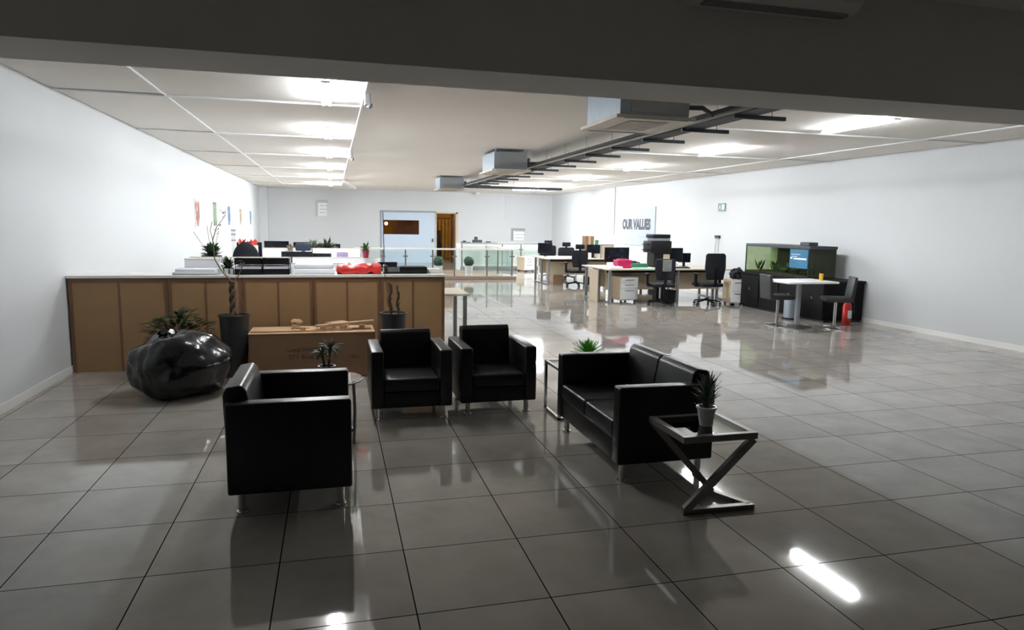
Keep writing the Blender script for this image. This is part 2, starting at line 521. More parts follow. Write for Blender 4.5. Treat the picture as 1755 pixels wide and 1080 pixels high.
# ------------------------------------------------------------------ ceiling lamps
def lamp_fixture(label, loc, rz, group, tube='tube', ln=1.22):
    t = thing('tube_lamp', label, 'ceiling lamp', loc, rz, group)
    MB().box(-0.012, 0.012, -ln / 2 + 0.02, ln / 2 - 0.02, -0.03, 0, 0.004).build('housing', 'white', t)
    for x in (-0.034, 0.034):
        MB().cyl((x, -ln / 2 + 0.012, -0.045), (x, ln / 2 - 0.012, -0.045), 0.018, seg=12).build('tube', tube, t, 60)
    for y in (-ln / 2, ln / 2 - 0.012):
        MB().box(-0.045, 0.045, y, y + 0.012, -0.052, -0.028).build('end_cap', 'white', t)
    return t
LY = [7.35, 10.5, 13.7, 17.1, 20.7, 24.7]
where = ['nearest to the concrete beam', 'second from the beam', 'third from the beam', 'fourth from the beam', 'fifth from the beam', 'nearest to the far wall']
kinds = ['tube', 'tube_second', 'tube_mid', 'tube_mid', 'tube_far', 'tube_far']
for y, wh, kd in zip(LY, where, kinds):
    lamp_fixture('glowing ceiling tube lamp in the left row, ' + wh, (-0.04, y, CZ), 0, 'tube lamps in the left row', kd)
RY = [7.35, 10.6, 14.1, 17.9, 21.6]
RX = [6.3, 6.35, 6.45, 6.6, 6.6]
for x, y, wh, kd in zip(RX, RY, where, kinds):
    lamp_fixture('glowing ceiling tube lamp in the right row, ' + wh, (x, y, CZ), 0, 'tube lamps in the right row', kd)
lamp_fixture('glowing ceiling tube lamp set crosswise near the far right corner', (7.0, 24.6, CZ), PI / 2 - 0.25, 'tube lamps in the right row', 'tube_far')

# conduits on the ceiling
def conduit(name, label, pts, r=0.011, m='white'):
    o = MB().tube(pts, r, 8).build(name, m, None, 60)
    return tag(o, label, 'conduit', 'ceiling conduits')
conduit('conduit', 'white conduit running down the ceiling beside the left lamp row', [(0.34, 3.86, 2.955), (0.34, 26.4, 2.955)], 0.014)
conduit('conduit', 'white conduit running down the ceiling close to the left wall', [(-1.68, 3.86, 2.957), (-1.68, 28.5, 2.957)])
conduit('conduit', 'white conduit running down the ceiling close to the right wall', [(8.2, 3.86, 2.957), (8.2, 28.5, 2.957)])
ordl = ['first', 'second', 'third', 'fourth', 'fifth', 'sixth']
for i, y in enumerate(LY):
    conduit('conduit', 'white conduit crossing the left ceiling, %s one behind the beam' % ordl[i], [(XL + 0.01, y + 0.83, 2.956), (0.34, y + 0.83, 2.956)], 0.013)
for i, y in enumerate(RY):
    conduit('conduit', 'white conduit crossing the right ceiling, %s one behind the beam' % ordl[i], [(4.4, y + 0.95, 2.956), (XR - 0.01, y + 0.95, 2.956)], 0.012)
o = MB().box(-0.03, 0.03, -0.03, 0.03, -0.12, -0.0, 0.008).ball((0.02, 0, -0.12), 0.035, 1).build('junction_box', 'greymetal')
tag(o, 'small grey junction box on the left ceiling conduit, nearer to the beam', 'junction box', loc=(0.36, 7.25, 2.94))
o = o.copy(); C.objects.link(o)
tag(o, 'small grey junction box on the left ceiling conduit, by the third lamp', 'junction box', loc=(0.36, 13.4, 2.94))
# slanted white trunking hanging off the end of the left row
t = MB().box(-0.05, 0.05, -0.8, 0.8, -0.05, 0.03, 0.01, rot=Matrix.Rotation(-0.08, 3, 'X')).build('cable_trunking', 'white')
tag(t, 'short white cable trunking slanting down at the end of the left lamps', 'trunking', loc=(0.55, 23.3, 2.87), rz=-0.25)

# ------------------------------------------------------------------ air conditioners on the ceiling
def ac_unit(label, x0, y0, wd, dp, z0, z1):
    t = thing('ceiling_air_conditioner', label, 'air conditioner', (x0, y0, z0), 0, 'ceiling air conditioners')
    h = z1 - z0
    MB().box(0, wd, 0, dp, 0.02, h, 0.006).build('casing', 'galv', t)
    MB().box(0.10, wd - 0.04, -0.006, 0.01, 0.05, h - 0.03).build('service_panel', 'greymetal', t)
    MB().box(-0.04, wd + 0.06, -0.03, dp + 0.08, -0.012, 0.02, 0.006).build('fascia_panel', 'beige', t)
    g = MB()
    for k in range(9):
        g.box(0.14, wd - 0.14, 0.12 + k * (dp - 0.24) / 9, 0.12 + k * (dp - 0.24) / 9 + 0.035, -0.018, -0.010)
    g.build('intake_grille', 'beige', t)
    l = MB()
    for a in (0, 1):
        l.box(0.03, wd - 0.03, -0.05 if a == 0 else dp + 0.02, -0.02 if a == 0 else dp + 0.05, -0.017, -0.010)
    l.build('air_louvre', 'greymetal', t)
    for dx in (0.04, wd - 0.04):
        for dy in (0.06, dp - 0.06):
            MB().cyl((dx, dy, h), (dx, dy, CZ - z0), 0.006, seg=6).build('hanger_rod', 'galv', t)
    MB().box(wd, wd + 0.10, 0.18, 0.38, 0.08, 0.24, 0.008).build('connection_box', 'darkmetal', t)
    MB().tube([(wd + 0.08, 0.28, 0.16), (wd + 0.3, 0.3, 0.17), (wd + 0.55, 0.5, 0.14), (wd + 0.62, 1.2, 0.12)], 0.022, 8).build('pipe', 'darkmetal', t, 60)
    return t
ac_unit('large boxy ceiling air conditioner just behind the concrete beam', 2.42, 5.68, 0.66, 0.80, 2.60, 2.93)
ac_unit('boxy ceiling air conditioner in the middle of the three', 2.74, 11.88, 0.60, 0.98, 2.60, 2.92)
ac_unit('boxy ceiling air conditioner farthest from the beam', 2.88, 19.1, 0.68, 0.85, 2.60, 2.92)
# wall split unit on the near face of the beam
t = thing('split_air_conditioner', 'grey split air conditioner hung high on the near face of the beam', 'air conditioner', (1.80, 3.40, 2.795))
MB().prism([(0, 0), (-0.12, 0.015), (-0.17, 0.06), (-0.17, 0.16), (0, 0.17)], 0, 0.95, 'x', 0.012).build('casing', 'beam', t)
MB().box(0.05, 0.90, -0.11, -0.05, -0.002, 0.012).build('air_flap', 'greymetal', t)

# cable tray with its brackets and pipes
t = thing('cable_tray', 'long dark cable tray hung under the ceiling beside the air conditioners', 'cable tray', (3.78, 0, 2.72))
tr = MB()
tr.box(-0.11, 0.11, 3.9, 20.2, -0.006, 0.0).box(-0.12, -0.108, 3.9, 20.2, -0.006, 0.05).box(0.108, 0.12, 3.9, 20.2, -0.006, 0.05)
tr.build('tray', 'darkmetal', t)
ch = MB()
for k in range(6):
    pts = [(-0.08 + k * 0.03 + 0.012 * math.sin(y * 1.3 + k), y, 0.018 + 0.006 * math.sin(y + 2 * k)) for y in [3.9 + j * 1.02 for j in range(17)]]
    ch.tube(pts, 0.013, 6)
ch.build('cable_bundle', 'blackfab', t, 60)
cb = MB()
cb.cyl((-0.17, 3.9, 0.01), (-0.17, 20.2, 0.01), 0.022, seg=10)
cb.build('coated_pipe', 'pipe', t, 60)
MB().cyl((-0.225, 3.9, 0.03), (-0.225, 20.2, 0.03), 0.02, seg=10).build('insulated_pipe', 'rubber', t, 60)
for k in range(16):
    y = 4.9 + k * 0.98
    b = MB().box(-0.14, 0.42, y - 0.02, y + 0.02, -0.042, -0.006)
    b.build('bracket', 'trayarm', t)
    for x in (-0.125, 0.28):
        MB().cyl((x, y, -0.01), (x, y, 0.25), 0.005, seg=6).build('hanger_rod', 'galv', t)
t = thing('cable_tray', 'dark cable tray turning crosswise at the far end of the long one', 'cable tray', (3.9, 20.3, 2.72))
MB().box(0, 2.9, -0.1, 0.1, -0.006, 0.06, 0.004).build('tray', 'darkmetal', t)
for x in (0.3, 1.4, 2.6):
    MB().cyl((x, 0, 0.05), (x, 0, 0.25), 0.006, seg=6).build('hanger_rod', 'galv', t)

# ------------------------------------------------------------------ armchairs and sofa
def lounge_seat(name, label, cat, loc, rz, wd, dp, arm_z, back_z, n=1, leg_h=0.13, group=None):
    t = thing(name, label, cat, loc, rz, group)
    at = 0.105
    a = wd / 2
    seat_z = arm_z - 0.235
    for sx in (-1, 1):
        x0, x1 = sorted((sx * a, sx * (a - at)))
        MB().box(x0, x1, 0, dp - 0.02, leg_h, arm_z, 0.014, 3).build('armrest', 'leather', t, 50)
    MB().box(-a + at, a - at, 0.012, dp - 0.05, leg_h, seat_z - 0.12, 0.008, 2).build('base_frame', 'leather', t, 50)
    iw = wd - 2 * at
    for k in range(n):
        x0 = -a + at + iw * k / n + 0.002
        x1 = -a + at + iw * (k + 1) / n - 0.002
        MB().box(x0, x1, 0.0, dp - 0.16, seat_z - 0.118, seat_z, 0.022, 4).build('seat_cushion', 'leather', t, 50)
        y_f, y_t = dp - 0.185, dp - 0.125
        MB().prism([(y_f, seat_z - 0.02), (y_t, back_z - 0.03), (y_t + 0.03, back_z), (dp - 0.015, back_z - 0.012), (dp + 0.005, back_z - 0.05), (dp - 0.012, leg_h + 0.0), (dp - 0.10, leg_h)],
                   x0 + 0.004, x1 - 0.004, 'x', 0.012, 3).build('backrest_cushion', 'leather', t, 50)
    for sx in (-1, 1):
        for yy in (0.065, dp - 0.085):
            x = sx * (a - 0.075)
            m = MB()
            m.cyl((x, yy, 0.012), (x, yy, leg_h), 0.021, seg=16)
            m.lathe([(0.031, 0.0), (0.033, 0.006), (0.030, 0.014), (0.02, 0.016)], (x, yy, 0), 16)
            m.build('leg', 'chrome', t, 50)
    return t
lounge_seat('armchair', 'black leather armchair at the left, seen from its side, facing right', 'armchair', (0.085, 4.385, 0), PI / 2, 0.90, 0.70, 0.655, 0.735)
lounge_seat('armchair', 'black leather armchair facing the camera, left one of the pair', 'armchair', (0.625, 5.66, 0), 0.0, 0.68, 0.68, 0.60, 0.70, leg_h=0.115)
lounge_seat('armchair', 'black leather armchair facing the camera, right one of the pair', 'armchair', (1.385, 5.70, 0), 0.012, 0.68, 0.68, 0.60, 0.715, leg_h=0.115)
lounge_seat('sofa', 'black leather two-seat sofa on the right with a seam in its back', 'sofa', (1.745, 4.56, 0), -PI / 2, 1.25, 0.70, 0.64, 0.72, n=2)

# ------------------------------------------------------------------ side tables
t = thing('side_table', 'chrome side table with crossed legs and glass top beside the sofa', 'side table', (1.87, 3.33, 0))
TZ = 0.50
W_, D_ = 0.47, 0.44
bw = 0.038
MB().box(0, W_, 0, bw, TZ - bw, TZ, 0.002).box(0, W_, D_ - bw, D_, TZ - bw, TZ, 0.002).box(0, bw, bw, D_ - bw, TZ - bw, TZ, 0.002).box(W_ - bw, W_, bw, D_ - bw, TZ - bw, TZ, 0.002).build('top_frame', 'brushed', t)
MB().box(bw, W_ - bw, bw, D_ - bw, TZ - 0.012, TZ - 0.003).build('glass_top', 'glassdark', t)
MB().bar((W_ - 0.02, 0.015, TZ - bw), (0.09, 0.105, 0.026), 0.04, 0.04).build('leg', 'brushed', t)
MB().bar((0.02, D_ - 0.02, TZ - bw), (0.40, 0.345, 0.026), 0.04, 0.04).build('leg', 'brushed', t)
MB().bar((0.07, 0.105, 0.016), (0.53, 0.095, 0.016), 0.038, 0.032).bar((0.515, 0.10, 0.016), (0.385, 0.36, 0.016), 0.038, 0.032).build('foot', 'brushed', t)

t = thing('side_table', 'slim chrome frame side table at the far end of the sofa', 'side table', (1.84, 5.42, 0))
fz, fw, fd, q = 0.45, 0.55, 0.42, 0.022
MB().box(0, q, 0, q, 0, fz).box(0, q, 0, fd, 0, q).box(0, q, fd - q, fd, 0, fz).box(0, fw, 0, q, fz - q, fz).box(0, fw, fd - q, fd, fz - q, fz).box(0, q, 0, fd, fz - q, fz).box(fw - q, fw, 0, fd, fz - q, fz)\
    .box(fw - q, fw, 0, q, 0, fz).box(fw - q, fw, fd - q, fd, 0, fz).box(0, fw, 0, q, 0, q).build('frame', 'chrome', t)
MB().box(q, fw - q, q, fd - q, fz - 0.012, fz - 0.002).build('glass_top', 'glass', t)

t = thing('round_side_table', 'small round glass side table behind the left armchair', 'side table', (-0.06, 5.22, 0))
MB().lathe([(0.25, 0.49), (0.255, 0.495), (0.25, 0.50)], seg=40).build('glass_top', 'glass', t, 40)
m = MB()
for i in range(40):
    pass
ring = [(0.257 * math.cos(2 * PI * i / 40), 0.257 * math.sin(2 * PI * i / 40), 0.488) for i in range(41)]
m.tube(ring, 0.006, 6).build('rim', 'brushed', t, 60)
for k in range(3):
    a = k * 2 * PI / 3 - 0.35
    MB().tube([(0.20 * math.cos(a), 0.20 * math.sin(a), 0.486), (0.21 * math.cos(a), 0.21 * math.sin(a), 0.25), (0.20 * math.cos(a), 0.20 * math.sin(a), 0.0)], 0.012, 10).build('leg', 'brushed', t, 60)
MB().lathe([(0.19, 0.10), (0.21, 0.105), (0.21, 0.125), (0.19, 0.13)], seg=36).build('lower_shelf', 'black', t, 40)

# ------------------------------------------------------------------ plants
def pot(parent, r0, r1, h, m, rim=0.006, name='pot'):
    MB().lathe([(r0 * 0.6, 0.0), (r0, 0.003), (r1, h), (r1 + rim, h), (r1 + rim, h - 0.03 * (h / 0.2)), ] if False else
               [(r0, 0.0), (r1, h - 0.012), (r1 + rim, h - 0.010), (r1 + rim, h), (r1 - 0.006, h), (r1 - 0.01, h - 0.03)], seg=28).build(name, m, parent, 50)
    MB().lathe([(r1 - 0.006, h - 0.035), (r1 - 0.008, h - 0.018)], seg=20).build('soil', 'soil', parent)

# spiky grey-green succulent on the crossed table
t = thing('potted_plant', 'spiky grey-green plant in white pot on the crossed chrome table', 'plant', (2.12, 3.53, 0.498))
pot(t, 0.036, 0.055, 0.115, 'pot_white')
m = MB()
for i in range(90):
    a = random.uniform(0, 2 * PI)
    h = random.uniform(0.08, 0.24)
    r = 0.014
    el = random.uniform(0.5, 1.35) if h < 0.2 else random.uniform(0.9, 1.5)
    m.leaf((r * math.cos(a), r * math.sin(a), h), (math.cos(a) * math.cos(el), math.sin(a) * math.cos(el), math.sin(el)), random.uniform(0.07, 0.11), 0.011, 0.1, 0.0015)
m.cyl((0, 0, 0.08), (0, 0, 0.25), 0.014, 0.008, 8)
m.build('leaves', 'leafgrey', t, 60)
# bright agave on the far side table
t = thing('potted_plant', 'bright green rosette plant showing above the far arm of the sofa', 'plant', (2.17, 5.62, 0.448))
pot(t, 0.05, 0.062, 0.08, 'pot_white')
m = MB()
for i in range(46):
    a = i * 2.4
    el = 0.15 + 1.2 * (i / 46)
    m.leaf((0.012 * math.cos(a), 0.012 * math.sin(a), 0.065 + 0.0008 * i), (math.cos(a) * math.cos(el), math.sin(a) * math.cos(el), math.sin(el)), random.uniform(0.15, 0.19) * (1 - 0.3 * i / 46), 0.030, 0.25, 0.0025)
m.build('leaves', 'leafbright', t, 60)
# small palm on the round table
t = thing('potted_plant', 'small dark palm-like plant on the round glass table', 'plant', (-0.06, 5.18, 0.50))
pot(t, 0.045, 0.06, 0.10, 'pot_dark')
m = MB()
st = MB()
for (dx, dy, hh) in ((-0.035, 0, 0.20), (0.03, 0.01, 0.23)):
    st.cyl((dx * 0.4, dy, 0.08), (dx, dy, hh), 0.011, 0.009, 8)
    for i in range(46):
        a = random.uniform(0, 2 * PI)
        el = random.uniform(-0.2, 1.2)
        m.leaf((dx, dy, hh), (math.cos(a) * math.cos(el), math.sin(a) * math.cos(el), math.sin(el)), random.uniform(0.07, 0.11), 0.010, 0.9, 0.0012)
st.build('stem', 'bark', t, 60)
m.build('leaves', 'leafdark', t, 60)

def tall_planter(label, loc, r, h):
    t = thing('planter_plant', label, 'plant', loc)
    pot(t, r * 0.78, r, h, 'pot_dark', 0.012, 'planter')
    return t
t = tall_planter('tall charcoal planter with twisted trunk and long bare branches, left', (-1.035, 7.76, 0), 0.15, 0.66)
m = MB()
for ph in (0, 2.1, 4.2):
    m.tube([(0.03 * math.cos(ph + k * 0.8), 0.03 * math.sin(ph + k * 0.8), 0.66 + k * 0.04) for k in range(10)], 0.017, 8)
m.build('twisted_trunk', 'bark', t, 60)
m = MB()
m.tube([(0, 0, 1.0), (-0.10, 0, 1.12), (-0.17, 0.01, 1.25), (-0.18, 0.0, 1.45), (-0.14, 0, 1.58), (-0.05, 0, 1.70)], [0.009, 0.008, 0.007, 0.006, 0.005, 0.003], 6)
m.tube([(-0.18, 0, 1.45), (-0.20, 0, 1.55), (-0.18, 0.0, 1.64)], 0.004, 6)
m.tube([(-0.05, 0, 1.70), (-0.04, 0, 1.78)], 0.003, 6).tube([(-0.05, 0, 1.70), (-0.10, 0, 1.77)], 0.003, 6)
m.tube([(0, 0, 1.0), (0.06, 0, 1.08), (0.10, 0.01, 1.18), (0.13, 0, 1.22)], [0.008, 0.006, 0.005, 0.003], 6)
m.build('branches', 'twig', t, 60)
m = MB()
for i in range(7):
    a = random.uniform(0, 2 * PI)
    m.leaf((0.12 + random.uniform(-0.03, 0.04), random.uniform(-0.02, 0.02), 1.19 + random.uniform(-0.06, 0.05)), (math.cos(a), math.sin(a), 0.3), 0.05, 0.025, 0.4)
for i in range(9):
    a = random.uniform(0, 2 * PI)
    zz = random.uniform(1.5, 1.74)
    m.leaf((-0.15 + (zz - 1.5) * 0.4, 0, zz), (math.cos(a), math.sin(a), 0.6), 0.045, 0.012, 0.2)
m.build('leaves', 'leafgrey', t, 60)

t = tall_planter('charcoal planter with spiral stem and one thin tall stake, right', (0.62, 7.42, 0), 0.135, 0.70)
m = MB()
m.tube([(-0.04 + 0.012 * math.sin(k), 0, 0.67 + k * 0.036) for k in range(11)], [0.02 + 0.006 * (k % 2) for k in range(11)], 8)
m.tube([(0.045 + 0.01 * math.sin(k * 1.3), 0, 0.67 + k * 0.036) for k in range(8)], [0.014 + 0.005 * (k % 2) for k in range(8)], 8)
m.build('twisted_trunk', 'bark', t, 60)
MB().tube([(-0.02, 0, 0.67), (-0.09, 0, 1.1), (-0.10, 0, 1.5), (-0.105, 0, 1.77)], 0.004, 6).build('stake', 'darkmetal', t, 60)
m = MB()
for i in range(24):
    a = random.uniform(0, 2 * PI)
    m.leaf((random.choice((-0.04, 0.045)), 0, random.uniform(0.74, 0.98)), (math.cos(a), math.sin(a), 1.6), 0.05, 0.012, 0.1)
m.build('leaves', 'leafdark', t, 60)

# dark bush behind the bin bag
t = thing('potted_bush', 'dark leafy bush behind the black bin bag at the left', 'plant', (-1.60, 7.82, 0))
pot(t, 0.13, 0.17, 0.30, 'pot_dark', 0.01)
m = MB()
for i in range(260):
    a = random.uniform(0, 2 * PI)
    rr = random.uniform(0.03, 0.30)
    z = random.uniform(0.32, 0.74 - rr * 0.5)
    m.leaf((rr * math.cos(a), rr * math.sin(a) * 0.7, z), (math.cos(a), math.sin(a), random.uniform(0, 1.2)), random.uniform(0.07, 0.12), 0.04, 0.5, 0.0015, 3)
m.build('leaves', 'leafdark', t, 60)
st = MB()
for i in range(9):
    a = i * 0.7
    st.tube([(0.03 * math.cos(a), 0.03 * math.sin(a), 0.27), (0.14 * math.cos(a), 0.12 * math.sin(a), 0.58)], 0.007, 6)
st.build('stems', 'bark', t, 60)

# ------------------------------------------------------------------ bin bag, cardboard box
t = thing('bin_bag', 'bulging shiny black bin bag on the floor at the left', 'bag', (-1.42, 6.98, 0))
m = MB()
m.ball((0, 0, 0.29), 0.48, 5, (0.94, 0.80, 0.66), 0.16, 1.9, 6)
for v in m.bm.verts:
    d = v.co - Vector((0, 0, 0.3))
    az = math.atan2(d.y, d.x)
    v.co += d.normalized() * 0.022 * (abs(noise.noise(Vector((math.cos(az) * 5, math.sin(az) * 5, v.co.z * 1.3)))) - 0.2)
    k = 0.016 * abs(noise.noise(Vector((v.co.x * 7, v.co.y * 7, v.co.z * 4)))) + 0.006 * noise.noise(v.co * 18)
    v.co += d.normalized() * k
    v.co.z = max(v.co.z, 0.002)
m.build('sack', 'bag', t, 70)
m = MB()
for i in range(7):
    a = i * 0.9
    m.tube([(-0.1, 0, 0.50), (-0.1 + 0.03 * math.cos(a), 0.03 * math.sin(a), 0.57), (-0.1 + 0.08 * math.cos(a), 0.08 * math.sin(a), 0.62)], [0.03, 0.016, 0.03], 8)
m.build('tied_neck', 'bag', t, 70)

BX0, BX1, BY0, BY1, BZ = -0.87, 0.42, 7.46, 8.02, 0.485
BY1 = 7.95
t = thing('cardboard_box', 'long brown cardboard box on the floor before the counter', 'box', (0, 0, 0))
m = MB()
m.box(BX0, BX1, BY0, BY0 + 0.006, 0, BZ).box(BX0, BX1, BY1 - 0.006, BY1, 0, BZ).box(BX0, BX0 + 0.006, BY0, BY1, 0, BZ).box(BX1 - 0.006, BX1, BY0, BY1, 0, BZ).box(BX0, BX1, BY0, BY1, 0, 0.006)
m.build('carton', 'card', t)
MB().box(BX0, BX1, BY0 - 0.004, BY1, BZ, BZ + 0.008, 0.001).build('lid', 'cardpale', t)
mw = Matrix.Translation((-0.33, BY0 - 0.003, 0.315)) @ Matrix.Rotation(PI / 2, 4, 'X')
text('printed_text', 'Leed Ward', 0.062, 'ink', mw, t, 0.0008, 1.1)
mw = Matrix.Translation((-0.30, BY0 - 0.003, 0.235)) @ Matrix.Rotation(PI / 2, 4, 'X')
text('printed_text', 'ST1 Base W', 0.062, 'ink', mw, t, 0.0008, 1.1)
mw = Matrix.Translation((0.20, BY0 - 0.003, 0.225)) @ Matrix.Rotation(PI / 2, 4, 'X')
text('printed_text', 'Unit', 0.055, 'ink', mw, t, 0.0008, 1.1)
ZB = BZ + 0.008
def scrap(label, x, y, ln, wd, th, rz, z, notches=0, tilt=0.0):
    m = MB()
    m.box(-ln / 2, ln / 2, -wd / 2, wd / 2, 0, th)
    for k in range(notches):
        xx = -ln / 2 + ln * (k + 0.5) / notches
        m.box(xx - 0.03, xx + 0.03, -wd / 2, wd / 2, th, th + 0.03)
    o = m.build('cardboard_scrap', 'cardpale')
    tag(o, label, 'cardboard', 'cardboard scraps on the long box', loc=(x, y, z))
    o.rotation_euler = (0, tilt, rz)
scrap('long flat cardboard strip along the left of the box lid', -0.52, 7.55, 0.66, 0.07, 0.018, 0.0, ZB)
scrap('notched pale cardboard strip on the middle of the box lid', -0.12, 7.58, 0.62, 0.08, 0.02, 0.05, ZB, 3)
scrap('notched cardboard strip on the right end of the box lid', 0.20, 7.66, 0.38, 0.07, 0.02, -0.15, ZB, 2)
scrap('long cardboard strip lying on top of the scraps, tilted up to the right', 0.11, 7.60, 0.62, 0.06, 0.018, 0.06, ZB + 0.065, 0, -0.07)
scrap('short thick cardboard lump on the rear middle of the box lid', 0.03, 7.82, 0.22, 0.14, 0.06, 0.6, ZB)
m = MB()
m.box(-0.09, 0.09, -0.05, 0.05, 0, 0.02).box(-0.09, 0.0, -0.05, 0.05, 0.02, 0.05, rot=Matrix.Rotation(0.5, 3, 'Y')).ball((-0.04, 0, 0.085), 0.05, 2, (1.2, 0.8, 0.6), 0.5, 3, 2)
tag(m.build('crumpled_cardboard', 'cardpale'), 'crumpled pale cardboard piece sticking up at the pile left end', 'cardboard', loc=(-0.36, 7.72, ZB))

# ------------------------------------------------------------------ the counter of cabinet units
CY0, CY1, CH = 8.20, 8.72, 1.02
names_c = ['rightmost', 'second from the right', 'third from the right', 'fourth from the right', 'leftmost']
for k in range(5):
    x1 = 1.30 - k * 0.765
    x0 = x1 - 0.765
    if k == 4:
        x0 = XL + 0.02
    t = thing('storage_cabinet', 'brown-backed storage cabinet under the counter top, %s of five' % names_c[k], 'cabinet', (x0, CY0, 0), 0, 'cabinets under the counter')
    w_ = x1 - x0 - 0.004
    MB().box(0, w_, 0.012, CY1 - CY0, 0.0, CH, 0.002).build('carcass', 'whitelam', t)
    MB().box(0, w_, 0, 0.012, CH - 0.05, CH).box(0, 0.035, 0, 0.012, 0, CH - 0.05).box(w_ - 0.035, w_, 0, 0.012, 0, CH - 0.05).box(w_ / 2 - 0.012, w_ / 2 + 0.012, 0.001, 0.012, 0, CH - 0.05).build('edging', 'mdfdark', t)
    MB().box(0.035, w_ / 2 - 0.012, 0.004, 0.012, 0, CH - 0.05).build('back_panel', 'mdf', t)
    MB().box(w_ / 2 + 0.012, w_ - 0.035, 0.004, 0.012, 0, CH - 0.05).build('back_panel', 'mdf', t)
o = MB().box(XL + 0.01, 1.31, CY0 - 0.01, CY1 + 0.01, CH, CH + 0.03, 0.003).build('counter_top', 'whitelam')
tag(o, 'long white counter top running over the brown-backed cabinets', 'counter top')
CT = CH + 0.03

def desk(label, loc, rz, wd, dp, h=0.74, top='beige', leg='greymetal', screen=None, mod=None, group=None, name='office_desk'):
    t = thing(name, label, 'desk', loc, rz, group)
    MB().box(0, wd, 0, dp, h - 0.03, h, 0.003).build('desktop', top, t)
    for x in (0.06, wd - 0.06):
        for y in (0.06, dp - 0.06):
            MB().box(x - 0.025, x + 0.025, y - 0.025, y + 0.025, 0.0, h - 0.03).build('leg', leg, t)
    if mod:
        MB().box(0.1, wd - 0.1, dp * 0.5, dp * 0.5 + 0.018, 0.26, h - 0.03).build('modesty_panel', mod, t)
    if screen:
        MB().box(0, wd, dp - 0.02, dp + 0.01, h - 0.25, screen, 0.003).build('privacy_screen', 'white', t)
        MB().box(0, wd, dp - 0.022, dp + 0.012, screen, screen + 0.012).build('screen_cap', 'beige', t)
    return t
desk('pale desk end jutting out behind the counter at its right', (0.25, 8.80, 0), 0, 1.48, 0.88, 0.75, 'beige')

# things on the counter
t = thing('paper_stack', 'stack of white paper in a flat tray at the counter left end', 'paper', (-1.72, 8.26, CT))
MB().box(0, 0.46, 0, 0.32, 0, 0.012, 0.002).box(0, 0.46, 0, 0.01, 0, 0.03).build('tray', 'white', t)
MB().box(0.02, 0.43, 0.03, 0.30, 0.012, 0.06, 0.002).build('sheets', 'paper', t)
t = thing('storage_box', 'pale grey lidded box behind the paper tray on the counter', 'box', (-1.66, 8.60, CT))
MB().box(0, 0.38, -0.0, 0.10, 0, 0.15, 0.005).build('body', 'white', t)
MB().box(-0.005, 0.385, -0.005, 0.105, 0.15, 0.165, 0.003).build('lid', 'whitelam', t)

def small_pot(label, loc, r, h, potm, leafm, ph, n=26, lw=0.02, group=None):
    t = thing('potted_plant', label, 'plant', loc, 0, group)
    pot(t, r * 0.75, r, h, potm, 0.004)
    m = MB()
    for i in range(n):
        a = random.uniform(0, 2 * PI)
        el = random.uniform(0.2, 1.45)
        z0 = h - 0.02 + random.uniform(0, ph * 0.5)
        m.leaf((r * 0.3 * math.cos(a), r * 0.3 * math.sin(a), z0), (math.cos(a) * math.cos(el), math.sin(a) * math.cos(el), math.sin(el)), ph * random.uniform(0.4, 0.6), lw, 0.3, 0.0015, 3)
    m.build('leaves', leafm, t, 60)
    return t
small_pot('low dark houseplant on the counter beside the paper trays', (-1.18, 8.5, CT), 0.06, 0.06, 'pot_dark', 'leafdark', 0.17, 60, 0.03)
for k, (x, l) in enumerate(((-1.235, 'left'), (-1.17, 'middle'), (-1.11, 'right'))):
    o = MB().lathe([(0.022, 0), (0.027, 0.065), (0.024, 0.065), (0.02, 0.008)], seg=16).build('cup', 'pot_white', None, 50)
    tag(o, 'small white cup on the counter before the dark houseplant, ' + l + ' of three', 'cup', 'white cups on the counter', loc=(x, 8.30, CT))

def letter_tray(label, loc):
    t = thing('letter_tray', label, 'letter tray', loc, 0, 'black letter trays on the counter')
    for z in (0.0, 0.115):
        MB().box(0, 0.29, 0, 0.34, z, z + 0.006).box(0, 0.29, 0, 0.006, z, z + (0.065 if z == 0 else 0.075)).box(0, 0.006, 0, 0.34, z, z + 0.065).box(0.284, 0.29, 0, 0.34, z, z + 0.065).build('tray', 'black', t)
    for x in (0.003, 0.281):
        MB().box(x, x + 0.008, 0.02, 0.03, 0, 0.12).box(x, x + 0.008, 0.31, 0.32, 0, 0.12).build('riser', 'darkmetal', t)
    MB().box(0.01, 0.28, 0.012, 0.31, 0.008, 0.095, 0.002).build('sheets', 'paper', t)
    return t
letter_tray('black two-tier letter tray full of paper on the counter, left one', (-1.075, 8.24, CT))
letter_tray('black two-tier letter tray full of paper on the counter, right one', (-0.78, 8.25, CT))
t = thing('paper_roll', 'long flat pale bundle of rolled sheets lying on the counter', 'paper', (-0.50, 8.28, CT))
MB().box(0.03, 0.52, 0, 0.30, 0, 0.06, 0.012).build('lower_bundle', 'paper', t, 50)
MB().box(0.06, 0.50, 0.03, 0.28, 0.06, 0.115, 0.014).build('upper_bundle', 'white', t, 50)
o = MB().cyl((-0.0, 0, 0.0), (0, 0, 0.09), 0.02, seg=14).build('marker_pot', 'white', None, 50)
tag(o, 'tiny white pot of pens on the counter beside the letter trays', 'pen pot', loc=(-0.455, 8.26, CT))
m = MB()
m.box(0, 0.52, 0, 0.30, 0, 0.10, 0.03, 3)
for it in range(2):
    bmesh.ops.subdivide_edges(m.bm, edges=list(m.bm.edges), cuts=2, use_grid_fill=True)
for v in m.bm.verts:
    v.co += Vector((0.012, 0.012, 0.05)) * noise.noise(v.co * 14)
    v.co.z = max(0.001, v.co.z)
tag(m.build('plastic_bag', 'red', None, 80), 'crumpled red plastic bag lying flat on the counter', 'bag', loc=(0.035, 8.27, CT))
t = thing('desk_telephone', 'black desk telephone on the counter right of the red bag', 'telephone', (0.58, 8.32, CT))
